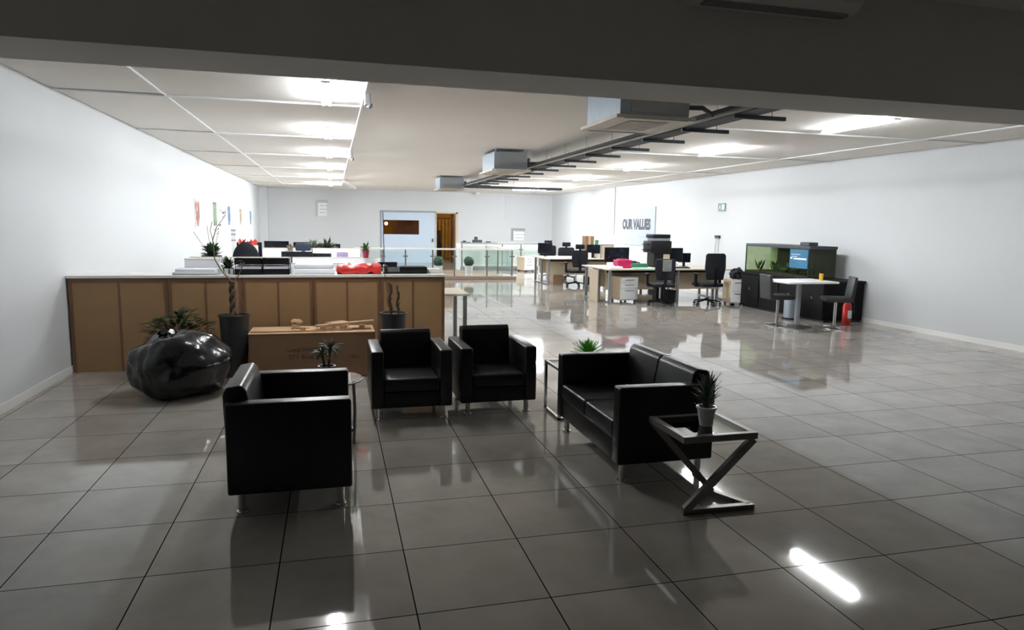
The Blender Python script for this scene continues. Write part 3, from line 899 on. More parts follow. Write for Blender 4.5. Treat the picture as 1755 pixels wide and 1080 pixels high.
MB().prism([(0, 0), (0.20, 0), (0.20, 0.07), (0, 0.025)], 0, 0.19, 'x', 0.004).build('body', 'black', t)
MB().box(-0.0, 0.05, 0.0, 0.19, 0.07, 0.10, 0.012).build('handset', 'black', t, 50)
t = thing('equipment_box', 'long flat black box on the counter near its right end', 'box', (0.77, 8.32, CT))
MB().box(0, 0.33, 0, 0.24, 0, 0.085, 0.006).build('body', 'black', t)
MB().box(0.0, 0.33, -0.002, 0.0, 0.03, 0.034).build('front_seam', 'darkmetal', t)
o = MB().box(0, 0.17, 0, 0.20, 0, 0.055, 0.01).build('storage_tub', 'whitelam')
tag(o, 'shallow white tub at the right end of the counter', 'tub', loc=(1.12, 8.4, CT))

# ------------------------------------------------------------------ rows of white workstations behind the counter
desk('white workstation with pale screen, first row behind the counter', (-0.62, 9.08 - 0.0, 0), 0, 0.85, 0.70, 0.74, 'whitelam', 'white', 1.085)
desk('white workstation with pale screen, second row behind the counter, right', (-0.62, 10.55, 0), 0, 1.36, 0.74, 0.74, 'whitelam', 'white', 1.09)
desk('white workstation with pale screen, second row behind the counter, left', (-2.1, 10.55, 0), 0, 1.46, 0.74, 0.74, 'whitelam', 'white', 1.09)
desk('white workstation with pale screen, third row behind the counter, right', (-0.42, 14.45, 0), 0, 0.98, 0.74, 0.74, 'whitelam', 'white', 1.09)
desk('white workstation with pale screen, third row behind the counter, left', (-1.42, 14.45, 0), 0, 0.98, 0.74, 0.74, 'whitelam', 'white', 1.09)
desk('plain white desk standing just behind the second row of screens', (-2.1, 11.5, 0), 0, 2.8, 0.80, 0.74, 'whitelam', 'white')
desk('plain white desk standing just behind the third row of screens', (-2.2, 15.4, 0), 0, 2.5, 0.80, 0.74, 'whitelam', 'white')
DZ = 0.74

def monitor(label, loc, rz, wd=0.52, h=0.32, z0=0.12, group='computer monitors'):
    t = thing('computer_monitor', label, 'monitor', loc, rz, group)
    MB().box(-wd / 2, wd / 2, 0.0, 0.03, z0, z0 + h, 0.006).build('casing', 'black', t)
    MB().box(-wd / 2 + 0.014, wd / 2 - 0.014, -0.002, 0.0, z0 + 0.018, z0 + h - 0.014).build('screen', 'screen', t)
    MB().box(-0.03, 0.03, 0.03, 0.055, 0.01, z0 + h * 0.6, 0.004).build('stand', 'black', t)
    MB().lathe([(0.11, 0), (0.11, 0.008), (0.06, 0.014)], (0, 0.04, 0), 20).build('foot', 'black', t, 50)
    return t
monitor('black monitor rising behind the second row screens, left of two', (-0.58, 11.95, DZ), 0, 0.50, 0.32, 0.10)
monitor('small black monitor rising behind the second row screens, right of two', (-0.20, 12.05, DZ), 0, 0.34, 0.30, 0.09)
monitor('black monitor behind the third row screens, farthest left', (-1.78, 15.9, DZ), 0.1, 0.56, 0.33, 0.12)
monitor('black monitor behind the third row screens, second from the left', (-1.20, 15.95, DZ), -0.05, 0.52, 0.34, 0.14)
monitor('black monitor behind the third row screens, third from the left', (-0.62, 15.95, DZ), 0.0, 0.46, 0.34, 0.12)
monitor('black monitor behind the third row screens, farthest right', (-0.10, 15.9, DZ), 0.05, 0.52, 0.33, 0.10)
monitor('black monitor on the desk end behind the counter, beside the telephone', (0.70, 9.25, 0.75), 0.15, 0.26, 0.22, 0.17)

def office_chair(label, loc, rz, fab='blackfab', headrest=True, back_h=0.55, back_w=0.46, seat_z=0.47, round_back=False):
    t = thing('office_chair', label, 'office chair', loc, rz)
    b = MB()
    for k in range(5):
        a = 2 * PI * k / 5 + 0.3
        b.bar((0.03 * math.cos(a), 0.03 * math.sin(a), 0.12), (0.29 * math.cos(a), 0.29 * math.sin(a), 0.075), 0.045, 0.028)
    b.cyl((0, 0, 0.09), (0, 0, 0.15), 0.04)
    b.build('star_base', 'black', t)
    for k in range(5):
        a = 2 * PI * k / 5 + 0.3
        x, y = 0.285 * math.cos(a), 0.285 * math.sin(a)
        sx, sy = -math.sin(a) * 0.022, math.cos(a) * 0.022
        MB().cyl((x - sx, y - sy, 0.028), (x + sx, y + sy, 0.028), 0.028, seg=12).cyl((x, y, 0.05), (x, y, 0.075), 0.008, seg=8).build('caster', 'darkmetal', t, 50)
    MB().cyl((0, 0, 0.14), (0, 0, seat_z - 0.06), 0.022).build('gas_lift', 'chrome', t, 50)
    MB().box(-0.25, 0.25, -0.25, 0.23, seat_z - 0.06, seat_z + 0.02, 0.028, 3).build('seat', fab, t, 60)
    bz = seat_z + 0.10
    if round_back:
        MB().ball((0, 0.27, bz + back_h / 2), 1.0, 3, (back_w / 2, 0.05, back_h / 2)).build('backrest', fab, t, 60)
    else:
        hw = back_w / 2
        MB().prism([(-hw * 0.8, bz), (hw * 0.8, bz), (hw, bz + back_h * 0.45), (hw * 0.96, bz + back_h * 0.93), (hw * 0.8, bz + back_h), (-hw * 0.8, bz + back_h), (-hw * 0.96, bz + back_h * 0.93), (-hw, bz + back_h * 0.45)], 0.25, 0.30, 'y', 0.015).build('backrest', fab, t, 60)
    MB().bar((0, 0.16, seat_z - 0.045), (0, 0.30, seat_z - 0.02), 0.06, 0.02).bar((0, 0.315, seat_z - 0.03), (0, 0.315, bz + 0.25), 0.06, 0.02, (0, 1, 0)).build('back_support', 'black', t)
    if headrest:
        MB().box(-0.13, 0.13, 0.25, 0.30, bz + back_h + 0.03, bz + back_h + 0.16, 0.02, 3).box(-0.03, 0.03, 0.28, 0.30, bz + back_h - 0.05, bz + back_h + 0.06).build('headrest', fab, t, 60)
    for sx in (-1, 1):
        MB().box(sx * 0.29 - 0.035, sx * 0.29 + 0.035, -0.16, 0.12, seat_z + 0.20, seat_z + 0.225, 0.008).box(sx * 0.29 - 0.02, sx * 0.29 + 0.02, -0.03, 0.03, seat_z - 0.03, seat_z + 0.20)\
            .box(min(sx * 0.1, sx * 0.3), max(sx * 0.1, sx * 0.3), -0.03, 0.03, seat_z - 0.065, seat_z - 0.045).build('armrest', 'black', t, 50)
    return t
# left bays
office_chair('dark office chair with rounded back behind the counter, by the left wall', (-1.42, 12.6, 0), PI, 'blackfab', False, 0.62, 0.44, 0.58, True)
office_chair('dark blue office chair between the second and third rows of screens', (-0.50, 12.75, 0), PI, 'bluefab', True, 0.50, 0.30, 0.52)
# things on the left desks
small_pot('small green plant in maroon pot on the second row, right end', (0.50, 11.16, 1.10), 0.055, 0.12, 'pot_red', 'leaf', 0.16, 60, 0.03)
bpy.context.view_layer.update()
o = MB().box(-0.09, 0.09, 0, 0.12, 0, 0.11, 0.01).build('desk_organiser', 'purple')
tag(o, 'lilac desk organiser behind the second row screens', 'organiser', loc=(0.15, 11.75, DZ))
o.scale = (1, 1, 3.9)
small_pot('round bushy plant with greyish leaves above the third row screens', (-0.42, 15.56, DZ), 0.09, 0.22, 'pot_white', 'leafgrey', 0.36, 110, 0.05)
small_pot('dark round bushy plant beside the greyish one on the far desk', (-0.12, 15.6, DZ), 0.09, 0.20, 'pot_dark', 'leafdark', 0.40, 110, 0.05)
t = small_pot('wide dark leafy plant in a brown pot near the left wall', (-1.86, 11.72, DZ), 0.15, 0.36, 'pot_dark', 'leafdark', 0.24, 130, 0.05)
m = MB()
for dx, dz in ((-0.25, 0.40), (-0.05, 0.5), (0.12, 0.42)):
    m.tube([(0, 0, 0.36), (dx * 0.5, 0, 0.36 + dz * 0.4), (dx, 0, 0.33 + dz)], 0.004, 6)
m.build('bare_twigs', 'twig', t, 60)
o = MB().lathe([(0.05, 0), (0.06, 0.25), (0.055, 0.25)], seg=18).build('water_jug', 'cyan', None, 50)
tag(o, 'pale cyan jug beside the wide dark plant near the left wall', 'jug', loc=(-1.62, 11.55, DZ))
o = MB().box(-0.05, 0.05, -0.04, 0.04, 0, 0.30, 0.008).build('carton', 'beige')
tag(o, 'upright beige carton on the desk near the left wall', 'carton', loc=(-2.02, 11.6, DZ))
desk('short white side desk against the left wall by the third row', (-2.45, 14.45, 0), 0, 1.0, 0.74, 0.74, 'whitelam', 'white')
t = thing('gift_hamper', 'heap of red tissue and parcels standing on the desk by the left wall', 'parcel', (-1.66, 14.85, DZ))
MB().box(-0.20, 0.18, -0.08, 0.08, 0, 0.42, 0.01).build('carton', 'white', t)
m = MB()
for i in range(18):
    a = random.uniform(0, 2 * PI)
    m.leaf((random.uniform(-0.15, 0.15), random.uniform(-0.04, 0.04), 0.42), (math.cos(a) * 0.7, math.sin(a) * 0.4, 1), random.uniform(0.08, 0.16), 0.08, 0.2, 0.003)
m.build('tissue_paper', 'redflat', t, 60)
t = thing('display_tower', 'narrow upright grey and white carton beside the red tissue', 'carton', (-1.93, 14.85, DZ))
MB().box(-0.045, 0.045, -0.04, 0.04, 0, 0.75, 0.006).build('body', 'white', t)
for z in (0.50, 0.62, 0.70):
    MB().box(-0.046, 0.046, -0.043, -0.04, z, z + 0.035).build('printed_band', 'postergrey', t)
t = small_pot('small pot of pale beige stems on the third row screens', (-0.86, 14.95, DZ), 0.06, 0.30, 'beige', 'twig', 0.22, 30, 0.03)

# ------------------------------------------------------------------ posters on the left wall
cols = [((0.26, 0.07, 0.035), (0.5, 0.46, 0.42)), ((0.14, 0.24, 0.09), (0.06, 0.08, 0.06)), ((0.04, 0.09, 0.2), (0.25, 0.32, 0.42)), ((0.3, 0.2, 0.1), (0.5, 0.46, 0.4)), ((0.08, 0.18, 0.28), (0.32, 0.36, 0.4))]
cn = ['red and white', 'green and black', 'blue', 'orange and cream', 'pale blue']
cpos = ['leftmost', 'second from the left', 'in the middle of the five', 'fourth from the left', 'nearest to the far wall']
for i, (yy, z1) in enumerate(((15.72, 2.10), (17.96, 2.10), (20.3, 2.06), (22.75, 2.03), (25.4, 2.0))):
    m = poster_tints('wall_print_%d' % i, *cols[i])
    t = thing('wall_print', '%s narrow print on the left wall, %s' % (cn[i], cpos[i]), 'print', (XL, yy, 1.50), 0, 'prints on the left wall')
    MB().box(0, 0.012, -0.26, 0.26, 0, z1 - 1.5).build('board', 'white', t)
    MB().box(0.012, 0.015, -0.24, 0.24, 0.02, z1 - 1.52).build('printed_sheet', m, t)

# ------------------------------------------------------------------ far wall fittings
def notice(label, x0, z0, wd, h):
    t = thing('notice_board', label, 'notice', (x0, YF, z0))
    MB().box(0, wd, -0.015, 0, 0, h).build('board', 'white', t)
    MB().box(-0.02, 0.08, -0.02, -0.0, -0.02, h + 0.02).box(0.08, wd + 0.05, -0.02, 0, h - 0.09, h + 0.02).build('dark_edge', 'greymetal', t)
    for k in range(3):
        MB().box(0.15, wd - 0.04 + 0.05 * k, -0.018, -0.015, h * 0.2 + k * 0.14, h * 0.2 + k * 0.14 + 0.02).build('text_line', 'postergrey', t)
notice('white notice with dark top and left edge high on the far wall', -0.64, 1.88, 0.42, 0.62)
notice('white notice with dark top and left edge right of the doorway', 7.5, 0.98, 0.55, 0.50)
for i, (x, l) in enumerate(((2.62, 'left of the doorway'), (5.9, 'right of the doorway'))):
    o = MB().lathe([(0.10, -0.0), (0.11, -0.03), (0.05, -0.09), (0.02, -0.10)], seg=18).build('smoke_detector', 'whitelam', None, 50)
    tag(o, 'round white smoke detector at the top of the far wall, ' + l, 'smoke detector', loc=(x, YF - 0.35, CZ))
struct(MB().box(7.2, 7.24, YF - 0.03, YF, 1.9, CZ).box(7.2, XR, YF - 0.03, YF, 1.88, 1.92).build('trim_3', 'wall'))

# ------------------------------------------------------------------ glass balustrades round the stair
def balustrade(label, x0, x1, y, z1, posts, panel='glassgreen', railm='whitelam', base=0.0):
    t = thing('glass_balustrade', label, 'balustrade', (0, y, 0))
    MB().box(x0, x1, -0.03, 0.03, z1 - 0.05, z1, 0.008).build('handrail', railm, t)
    for x in posts:
        MB().box(x - 0.02, x + 0.02, -0.02, 0.02, base, z1 - 0.05).box(x - 0.07, x + 0.07, -0.03, 0.03, z1 - 0.26, z1 - 0.22).build('post', 'brushed', t)
    for a, b in zip(posts, posts[1:]):
        MB().box(a + 0.035, b - 0.035, -0.006, 0.006, base + 0.08, z1 - 0.08).build('glass_panel', panel, t)
    return t
balustrade('glass balustrade with white handrail crossing in front of the stair', 0.6, 5.32, 20.3, 0.93, [0.7, 1.4, 2.05, 2.85, 3.5, 4.5, 5.28], base=0.10)
balustrade('farther glass balustrade with grey posts near the far wall', 4.42, 7.4, 24.3, 0.99, [4.46, 5.35, 5.95, 6.65, 7.36], railm='greymetal', base=0.15)
o = MB().box(5.0, 7.3, 24.22, 24.38, 0, 0.15, 0.01).box(4.42, 5.0, 24.22, 24.38, 0, 0.15, 0.01).build('stair_kerb', 'greymetal')
tag(o, 'low grey kerb under the farther glass balustrade', 'kerb')
o = MB().box(0.5, 5.4, 20.2, 20.4, 0, 0.10, 0.01).build('stair_kerb', 'brownfloor')
tag(o, 'low brown kerb under the nearer glass balustrade', 'kerb')
struct(MB().box(1.2, 5.3, 20.4, 24.2, 0.0, 0.012).build('trim_4', 'brownfloor'))
# side glass
t = thing('glass_balustrade', 'side run of glass balustrade joining the nearer and farther ones', 'balustrade', (5.30, 0, 0))
MB().box(-0.03, 0.03, 20.35, 24.25, 0.88, 0.93, 0.008).build('handrail', 'whitelam', t)
MB().box(-0.006, 0.006, 20.4, 22.2, 0.1, 0.85).build('glass_panel', 'glassgreen', t)
MB().box(-0.006, 0.006, 22.3, 24.2, 0.1, 0.85).build('glass_panel', 'glassgreen', t)
MB().box(-0.02, 0.02, 22.23, 22.27, 0, 0.88).build('post', 'brushed', t)
for x, l in ((3.2, 'left of the two'), (4.17, 'right of the two')):
    t = thing('topiary_ball', 'clipped green topiary ball in white pot behind the stair glass, ' + l, 'plant', (x, 21.5, 0.012), 0, 'topiary balls by the stair')
    pot(t, 0.11, 0.13, 0.33, 'pot_white')
    m = MB()
    m.ball((0, 0, 0.46), 0.16, 3, (1, 1, 1), 0.25, 9, x)
    m.build('foliage', 'topiary', t, 80)
    MB().cyl((0, 0, 0.3), (0, 0, 0.4), 0.02).build('stem', 'bark', t)

# white shelf cabinet behind the farther balustrade with dark bits on top
t = thing('low_cabinet', 'long low white cabinet behind the farther glass balustrade', 'cabinet', (4.42, 24.75, 0))
MB().box(0, 3.3, 0, 0.5, 0, 0.94, 0.005).build('body', 'white', t)
for k in range(4):
    MB().box(0.02 + k * 0.82, 0.80 + k * 0.82, -0.018, 0, 0.05, 0.88, 0.003).build('door', 'whitelam', t)
def clutter(label, loc, sc, m='darkmetal'):
    mm = MB().box(-0.5 * sc[0], 0.5 * sc[0], -0.1, 0.1, 0, sc[1], 0.01)
    mm.box(-0.3 * sc[0], 0.0, -0.08, 0.08, sc[1], sc[1] * 1.8, 0.01)
    tag(mm.build('folder_stack', m), label, 'folders', 'folders on the far cabinet', loc=loc)
clutter('dark stack of folders on the long white cabinet, left one', (4.72, 24.95, 0.94), (0.36, 0.06))
clutter('taller dark stack of folders on the long white cabinet, middle', (5.15, 24.95, 0.94), (0.34, 0.14))
clutter('dark stack of folders on the long white cabinet, right one', (5.65, 24.95, 0.94), (0.5, 0.05))

# ------------------------------------------------------------------ drawer pedestals
def pedestal(label, loc, rz, wd, dp, h, side='maple', front='white', group='drawer pedestals', drawers=3):
    t = thing('drawer_pedestal', label, 'drawer unit', loc, rz, group)
    MB().box(0, wd, 0.018, dp, 0.05, h, 0.003).build('body', side, t)
    hs = [0.22, 0.26, 0.52] if drawers == 3 else [0.5, 0.5]
    z = h - 0.015
    for q_ in hs:
        dh = (h - 0.08) * q_
        d = MB().box(0.006, wd - 0.006, 0, 0.018, z - dh + 0.006, z, 0.002).build('drawer', front, t)
        MB().box(wd * 0.25, wd * 0.75, -0.014, 0, z - 0.055, z - 0.042).build('handle', 'greymetal', d)
        z -= dh
    for x in (0.05, wd - 0.05):
        for y in (0.06, dp - 0.05):
            MB().cyl((x, y - 0.008, 0.025), (x, y + 0.008, 0.025), 0.025, seg=10).build('caster', 'black', t, 50)
    return t
pedestal('white-fronted drawer pedestal standing alone before the farther balustrade', (6.55, 23.4, 0), 0.25, 0.42, 0.55, 0.52)

# ------------------------------------------------------------------ far right desk cluster
def big_desk(label, loc, wd, dp, h=0.74):
    t = thing('office_desk', label, 'desk', loc, 0, 'desks on the right')
    MB().box(0, wd, 0, dp, h - 0.028, h, 0.003).build('desktop', 'beige', t)
    for x in (0.10, wd - 0.10):
        for y in (0.08, dp - 0.08):
            MB().box(x - 0.03, x + 0.03, y - 0.02, y + 0.02, 0.0, h - 0.03, 0.003).build('leg', 'greymetal', t)
        MB().box(x - 0.03, x + 0.03, 0.08, dp - 0.08, 0.0, 0.025).build('foot', 'greymetal', t)
    MB().box(0.16, wd - 0.16, dp * 0.62, dp * 0.62 + 0.018, 0.25, h - 0.03).build('modesty_panel', 'maple', t)
    MB().box(0.14, wd - 0.14, dp * 0.45, dp * 0.5, h - 0.10, h - 0.03).build('cable_trough', 'black', t)
    return t
big_desk('beige desk in the farther right cluster, with two big black chairs behind', (5.70, 18.15, 0), 2.15, 0.80)
big_desk('beige desk backing onto the farther right cluster, by the wall', (5.75, 18.97, 0), 2.15, 0.80)
office_chair('black high-back office chair in front of the farther right desks', (6.42, 17.72, 0), PI, 'blackfab', True, 0.46, 0.46, 0.44)
bpy.context.view_layer.update()
office_chair('tall black office chair behind the farther right desks, left one', (6.64, 20.62, 0), 0.1, 'blackfab', True, 0.46, 0.55, 0.46)
office_chair('tall black office chair behind the farther right desks, right one', (6.98, 20.0, 0), -0.1, 'blackfab', True, 0.44, 0.52, 0.44)
monitor('black monitor on the farther right desks, at their left end', (6.02, 19.3, DZ), 0, 0.44, 0.30, 0.10)
t = thing('carton', 'tall brown carton on the farther right desks', 'box', (7.12, 18.95, DZ))
MB().box(0, 0.28, 0, 0.25, 0, 0.62, 0.003).build('body', 'card', t)
MB().box(0.11, 0.17, -0.002, 0, 0.0, 0.62).build('tape', 'cardpale', t)
monitor('black monitor on the farther right desks beside the brown carton', (7.30, 18.72, DZ), -0.2, 0.40, 0.26, 0.12)
t = thing('desk_partition', 'upright beige partition panel with grey frame at the desk end', 'partition', (7.42, 18.4, DZ))
MB().box(0, 0.36, 0, 0.03, 0, 0.38).build('panel', 'maple', t)
MB().box(-0.02, 0.0, -0.005, 0.035, 0, 0.40).box(0.36, 0.38, -0.005, 0.035, 0, 0.40).box(-0.02, 0.38, -0.005, 0.035, 0.38, 0.40).build('frame', 'greymetal', t)
o = MB().lathe([(0.05, 0), (0.06, 0.12), (0.05, 0.14)], seg=16).build('plastic_tub', 'greendark', None, 50)
tag(o, 'small dark green tub standing on a ledge by the beige partition', 'tub', loc=(7.62, 19.3, DZ + 0.36))
o = MB().box(-0.15, 0.15, -0.12, 0.12, 0, 0.36, 0.004).build('monitor_riser', 'whitelam')
tag(o, 'white riser box under the dark green tub', 'riser', loc=(7.62, 19.3, DZ))
t = thing('carton', 'brown carton standing under the farther right desks', 'box', (6.16, 18.9, 0.0))
MB().box(0, 0.30, 0, 0.30, 0.0, 0.5, 0.003).build('body', 'cardpale', t)
o = MB().box(0, 0.28, 0, 0.35, 0, 0.25, 0.01).box(0.02, 0.26, 0.03, 0.3, 0.25, 0.28).build('desktop_printer', 'white')
tag(o, 'white printer on a black bin box under the farther right desks', 'printer', loc=(6.98, 18.3, 0.22))
o = MB().box(0, 0.28, 0, 0.35, 0, 0.22, 0.01).build('storage_bin', 'black')
tag(o, 'black storage bin on the floor beneath the white printer', 'bin', loc=(6.98, 18.3, 0))
def cup(label, loc, r=0.035, h=0.1, m='white'):
    o = MB().lathe([(r * 0.85, 0), (r, h), (r * 0.88, h), (r * 0.8, 0.01)], seg=16).build('cup', m, None, 50)
    return tag(o, label, 'cup', loc=loc)
cup('white cup on the farther right desks near the brown carton', (7.05, 18.35, DZ), 0.05, 0.16)
cup('dark tumbler beside the white cup on the farther right desks', (6.92, 18.4, DZ), 0.045, 0.14, 'darkmetal')

# ------------------------------------------------------------------ near right desk cluster
big_desk('beige desk in the nearer right cluster, at its left end', (5.68, 13.72, 0), 1.60, 0.78)
big_desk('beige desk in the nearer right cluster, at its right end', (7.30, 13.72, 0), 1.56, 0.78)
big_desk('beige desk backing onto the nearer right cluster, left', (5.68, 14.52, 0), 1.60, 0.78)
big_desk('beige desk backing onto the nearer right cluster, right', (7.30, 14.52, 0), 1.56, 0.78)
o = MB().box(0, 0.02, 0, 0.5, 0.0, 0.70).build('end_partition', 'maple')
tag(o, 'pale maple end panel at the left of the nearer right desks', 'partition', loc=(5.62, 14.1, 0))
pedestal('white-fronted drawer pedestal under the nearer right desk, left end', (6.04, 13.80, 0), 0.12, 0.44, 0.5, 0.56)
pedestal('white-fronted drawer pedestal between the desks and the fish tank', (8.25, 13.0, 0), -0.1, 0.30, 0.42, 0.56, 'maple', 'white', 'drawer pedestals', 2)
# jacket heap on the pedestal
m = MB()
m.ball((0, 0, 0.10), 0.17, 4, (0.85, 1.0, 0.75), 0.5, 2.5, 5)
for v in m.bm.verts:
    v.co.z = max(v.co.z, 0.0)
tag(m.build('jacket', 'blackfab', None, 80), 'crumpled black jacket heaped on the pedestal by the fish tank', 'jacket', loc=(8.50, 13.22, 0.56))
office_chair('black office chair with pale shirt on its back, before the nearer right desks', (6.72, 13.28, 0), PI - 0.15, 'blackfab', False, 0.44, 0.44, 0.46)
m = MB()
m.box(-0.10, 0.10, -0.02, 0.02, -0.12, 0.12, 0.015, 3)
o = tag(m.build('folded_shirt', 'shirt', None, 60), 'pale greyish shirt hung over the chair back in the nearer right cluster', 'shirt', loc=(6.69, 12.955, 0.86), rz=0)
office_chair('black office chair with broad square back near the fish tank', (7.82, 13.25, 0), PI, 'blackfab', False, 0.56, 0.48, 0.46)
monitor('wide black monitor on the nearer right desks, left end', (6.28, 14.62, DZ), 0, 0.60, 0.34, 0.10)
t = thing('desk_tray', 'crimson plastic basket on the nearer right desks', 'basket', (6.05, 14.0, DZ))
MB().prism([(0.02, 0), (0.30, 0), (0.34, 0.18), (-0.02, 0.18)], 0, 0.26, 'y', 0.01).build('basket', 'crimson', t)
MB().box(0.03, 0.28, 0.04, 0.2, 0.12, 0.20, 0.01).build('contents', 'crimson', t)
o = MB().box(0, 0.74, 0, 0.42, 0, 0.012, 0.003).build('glass_writing_board', 'teal')
tag(o, 'sea-green glass desk pad lying on the nearer right desk', 'desk pad', loc=(6.36, 13.74, DZ))
o = MB().box(0, 0.40, 0, 0.14, 0, 0.09, 0.008).build('storage_case', 'greendark')
tag(o, 'dark green case behind the sea-green desk pad', 'case', loc=(6.48, 14.25, DZ))
o = MB().box(0, 0.30, 0, 0.24, 0, 0.03, 0.003).box(0.02, 0.3, 0.02, 0.22, 0.03, 0.05, 0.003).build('paper_pile', 'paper')
tag(o, 'loose white papers on the left corner of the nearer right desk', 'paper', loc=(5.76, 13.76, DZ))
t = thing('desk_telephone', 'black telephone on the nearer right desks, left of the tall printer', 'telephone', (6.72, 14.6, DZ))
MB().prism([(0, 0), (0.20, 0), (0.20, 0.10), (0, 0.03)], 0, 0.2, 'x', 0.004).build('body', 'black', t)
MB().box(0.0, 0.05, 0.0, 0.19, 0.10, 0.13, 0.01).build('handset', 'black', t, 50)
# printer on its stand
t = thing('printer_stand', 'narrow black stand carrying the big black printer', 'stand', (7.02, 14.35, DZ))
MB().box(0.05, 0.42, 0, 0.36, 0, 0.33, 0.004).build('body', 'black', t)
MB().box(0.28, 0.44, -0.01, 0.0, 0.14, 0.30).build('label_card', 'maple', t)
t = thing('office_printer', 'big black printer raised high above the nearer right desks', 'printer', (6.97, 14.32, DZ + 0.33))
MB().box(0, 0.52, 0, 0.42, 0, 0.27, 0.02, 3).build('body', 'black', t, 50)
MB().box(0.10, 0.50, 0.05, 0.40, 0.27, 0.335, 0.01).build('paper_slot', 'postergrey', t, 50)
MB().box(0.06, 0.50, 0.03, 0.42, 0.335, 0.42, 0.02, 3).build('document_feeder', 'black', t, 50)
MB().box(-0.06, 0.0, 0.08, 0.36, 0.05, 0.07).box(-0.06, 0.0, 0.08, 0.36, 0.18, 0.20).build('output_tray', 'black', t)
monitor('black monitor right of the tall printer on the nearer right desks', (7.68, 14.5, DZ), 0.1, 0.42, 0.32, 0.12)
monitor('small black monitor by the broad office chair', (7.98, 14.6, DZ), -0.1, 0.30, 0.22, 0.10)
t = thing('keyboard', 'black keyboard on the nearer right desks before the monitors', 'keyboard', (7.36, 13.95, DZ))
MB().box(0, 0.42, 0, 0.14, 0, 0.02, 0.004).build('body', 'black', t)
k_ = MB()
for i in range(12):
    for j in range(4):
        k_.box(0.015 + i * 0.033, 0.042 + i * 0.033, 0.012 + j * 0.031, 0.038 + j * 0.031, 0.02, 0.026)
k_.build('keys', 'darkmetal', t)
cup('white cup on the nearer right desks beside the keyboard', (7.55, 14.2, DZ), 0.035, 0.1)
cup('white cup at the right end of the nearer right desks', (8.55, 14.05, DZ), 0.03, 0.09)
t = thing('desk_lamp', 'small black gadget with bent arm at the desks right end', 'desk lamp', (8.42, 14.1, DZ))
MB().lathe([(0.06, 0), (0.06, 0.015), (0.02, 0.02)], seg=16).build('base', 'black', t, 50)
MB().tube([(0, 0, 0.01), (0.0, 0, 0.10), (-0.08, 0, 0.14)], 0.008, 8).build('arm', 'black', t, 60)
MB().cyl((-0.06, 0, 0.15), (-0.13, 0, 0.11), 0.02, 0.035).build('lamp_head', 'black', t, 50)
t = thing('computer_tower', 'black computer tower under the nearer right desks, middle', 'computer', (7.02, 14.05, 0))
MB().box(0, 0.20, 0, 0.42, 0, 0.42, 0.008).build('case', 'black', t)
MB().box(0.02, 0.18, -0.004, 0, 0.3, 0.38).build('front_panel', 'darkmetal', t)
o = MB().lathe([(0.12, 0), (0.15, 0.30), (0.14, 0.30), (0.11, 0.01)], seg=22).build('waste_bin', 'black', None, 50)
tag(o, 'round black waste bin under the nearer right desks beside the pale-shirt chair', 'bin', loc=(7.08, 13.55, 0))
o = MB().box(0, 0.34, 0, 0.22, 0, 0.14, 0.01).build('shoe_box', 'beige')
tag(o, 'low beige box under the nearer right desk beside the pedestal', 'box', loc=(6.56, 14.0, 0))

# ------------------------------------------------------------------ right wall fittings
t = thing('values_poster', 'large white poster reading OUR VALUES on the right wall', 'poster', (XR, 20.2, 1.08))
MB().box(-0.02, -0.002, -1.27, 1.24, 0, 1.16).build('board', 'poster', t)
MB().box(-0.03, 0.0, -1.31, -1.27, -0.01, 1.18).box(-0.025, 0, -1.27, 1.24, -0.012, 0).build('edge_strip', 'postergrey', t)
RW = Matrix(((0, 0, -1, 0), (-1, 0, 0, 0), (0, 1, 0, 0), (0, 0, 0, 1)))
text('lettering', 'OUR VALUES', 0.42, 'posterink', Matrix.Translation((-0.022, 0.04, 0.63)) @ RW, t, 0.001, 0.84, 0.026)
for (yy, zz, wd) in ((0.38, 1.03, 0.45), (-0.12, 0.92, 0.36), (0.78, 0.86, 0.32), (0.3, 0.42, 0.3), (0.72, 0.24, 0.62), (-0.50, 0.26, 0.80)):
    MB().box(-0.022, -0.02, yy - wd / 2, yy + wd / 2, zz - 0.02, zz + 0.02).build('small_text_line', 'postergrey', t)
t = thing('exit_sign', 'small green emergency exit sign on the right wall', 'sign', (XR, 15.3, 2.08))
MB().box(-0.028, 0, -0.17, 0.15, -0.012, 0.182, 0.004).build('frame', 'greymetal', t)
MB().box(-0.03, -0.02, -0.16, 0.14, 0, 0.17, 0.002).build('plate', 'exitgreen', t)
fg = MB()
fg.box(-0.034, -0.03, -0.15, -0.04, 0.02, 0.15)
fg.ball((-0.032, 0.05, 0.132), 0.013, 1, (0.3, 1, 1)).bar((-0.032, 0.05, 0.12), (-0.032, 0.065, 0.075), 0.004, 0.022, (0, 1, 0)).bar((-0.032, 0.06, 0.075), (-0.032, 0.02, 0.055), 0.004, 0.012).bar((-0.032, 0.02, 0.055), (-0.032, 0.025, 0.025), 0.004, 0.012, (0, 1, 0))
fg.bar((-0.032, 0.065, 0.08), (-0.032, 0.10, 0.03), 0.004, 0.012, (0, 1, 0)).bar((-0.032, 0.05, 0.11), (-0.032, 0.01, 0.09), 0.004, 0.009).bar((-0.032, 0.055, 0.11), (-0.032, 0.09, 0.10), 0.004, 0.009)
fg.build('pictogram', 'white', t)
t = thing('wall_socket', 'small dark wall box with two cables above the desks', 'socket', (XR, 15.4, 1.40))
MB().box(-0.05, 0, -0.10, 0.10, 0, 0.07, 0.005).build('box', 'darkmetal', t)
MB().tube([(-0.02, 0.05, 0), (-0.025, 0.09, -0.25), (-0.03, 0.06, -0.45), (-0.03, 0.0, -0.62)], 0.007, 6).tube([(-0.02, -0.05, 0), (-0.025, -0.05, -0.3), (-0.03, -0.02, -0.62)], 0.007, 6).build('cable', 'postergrey', t, 60)
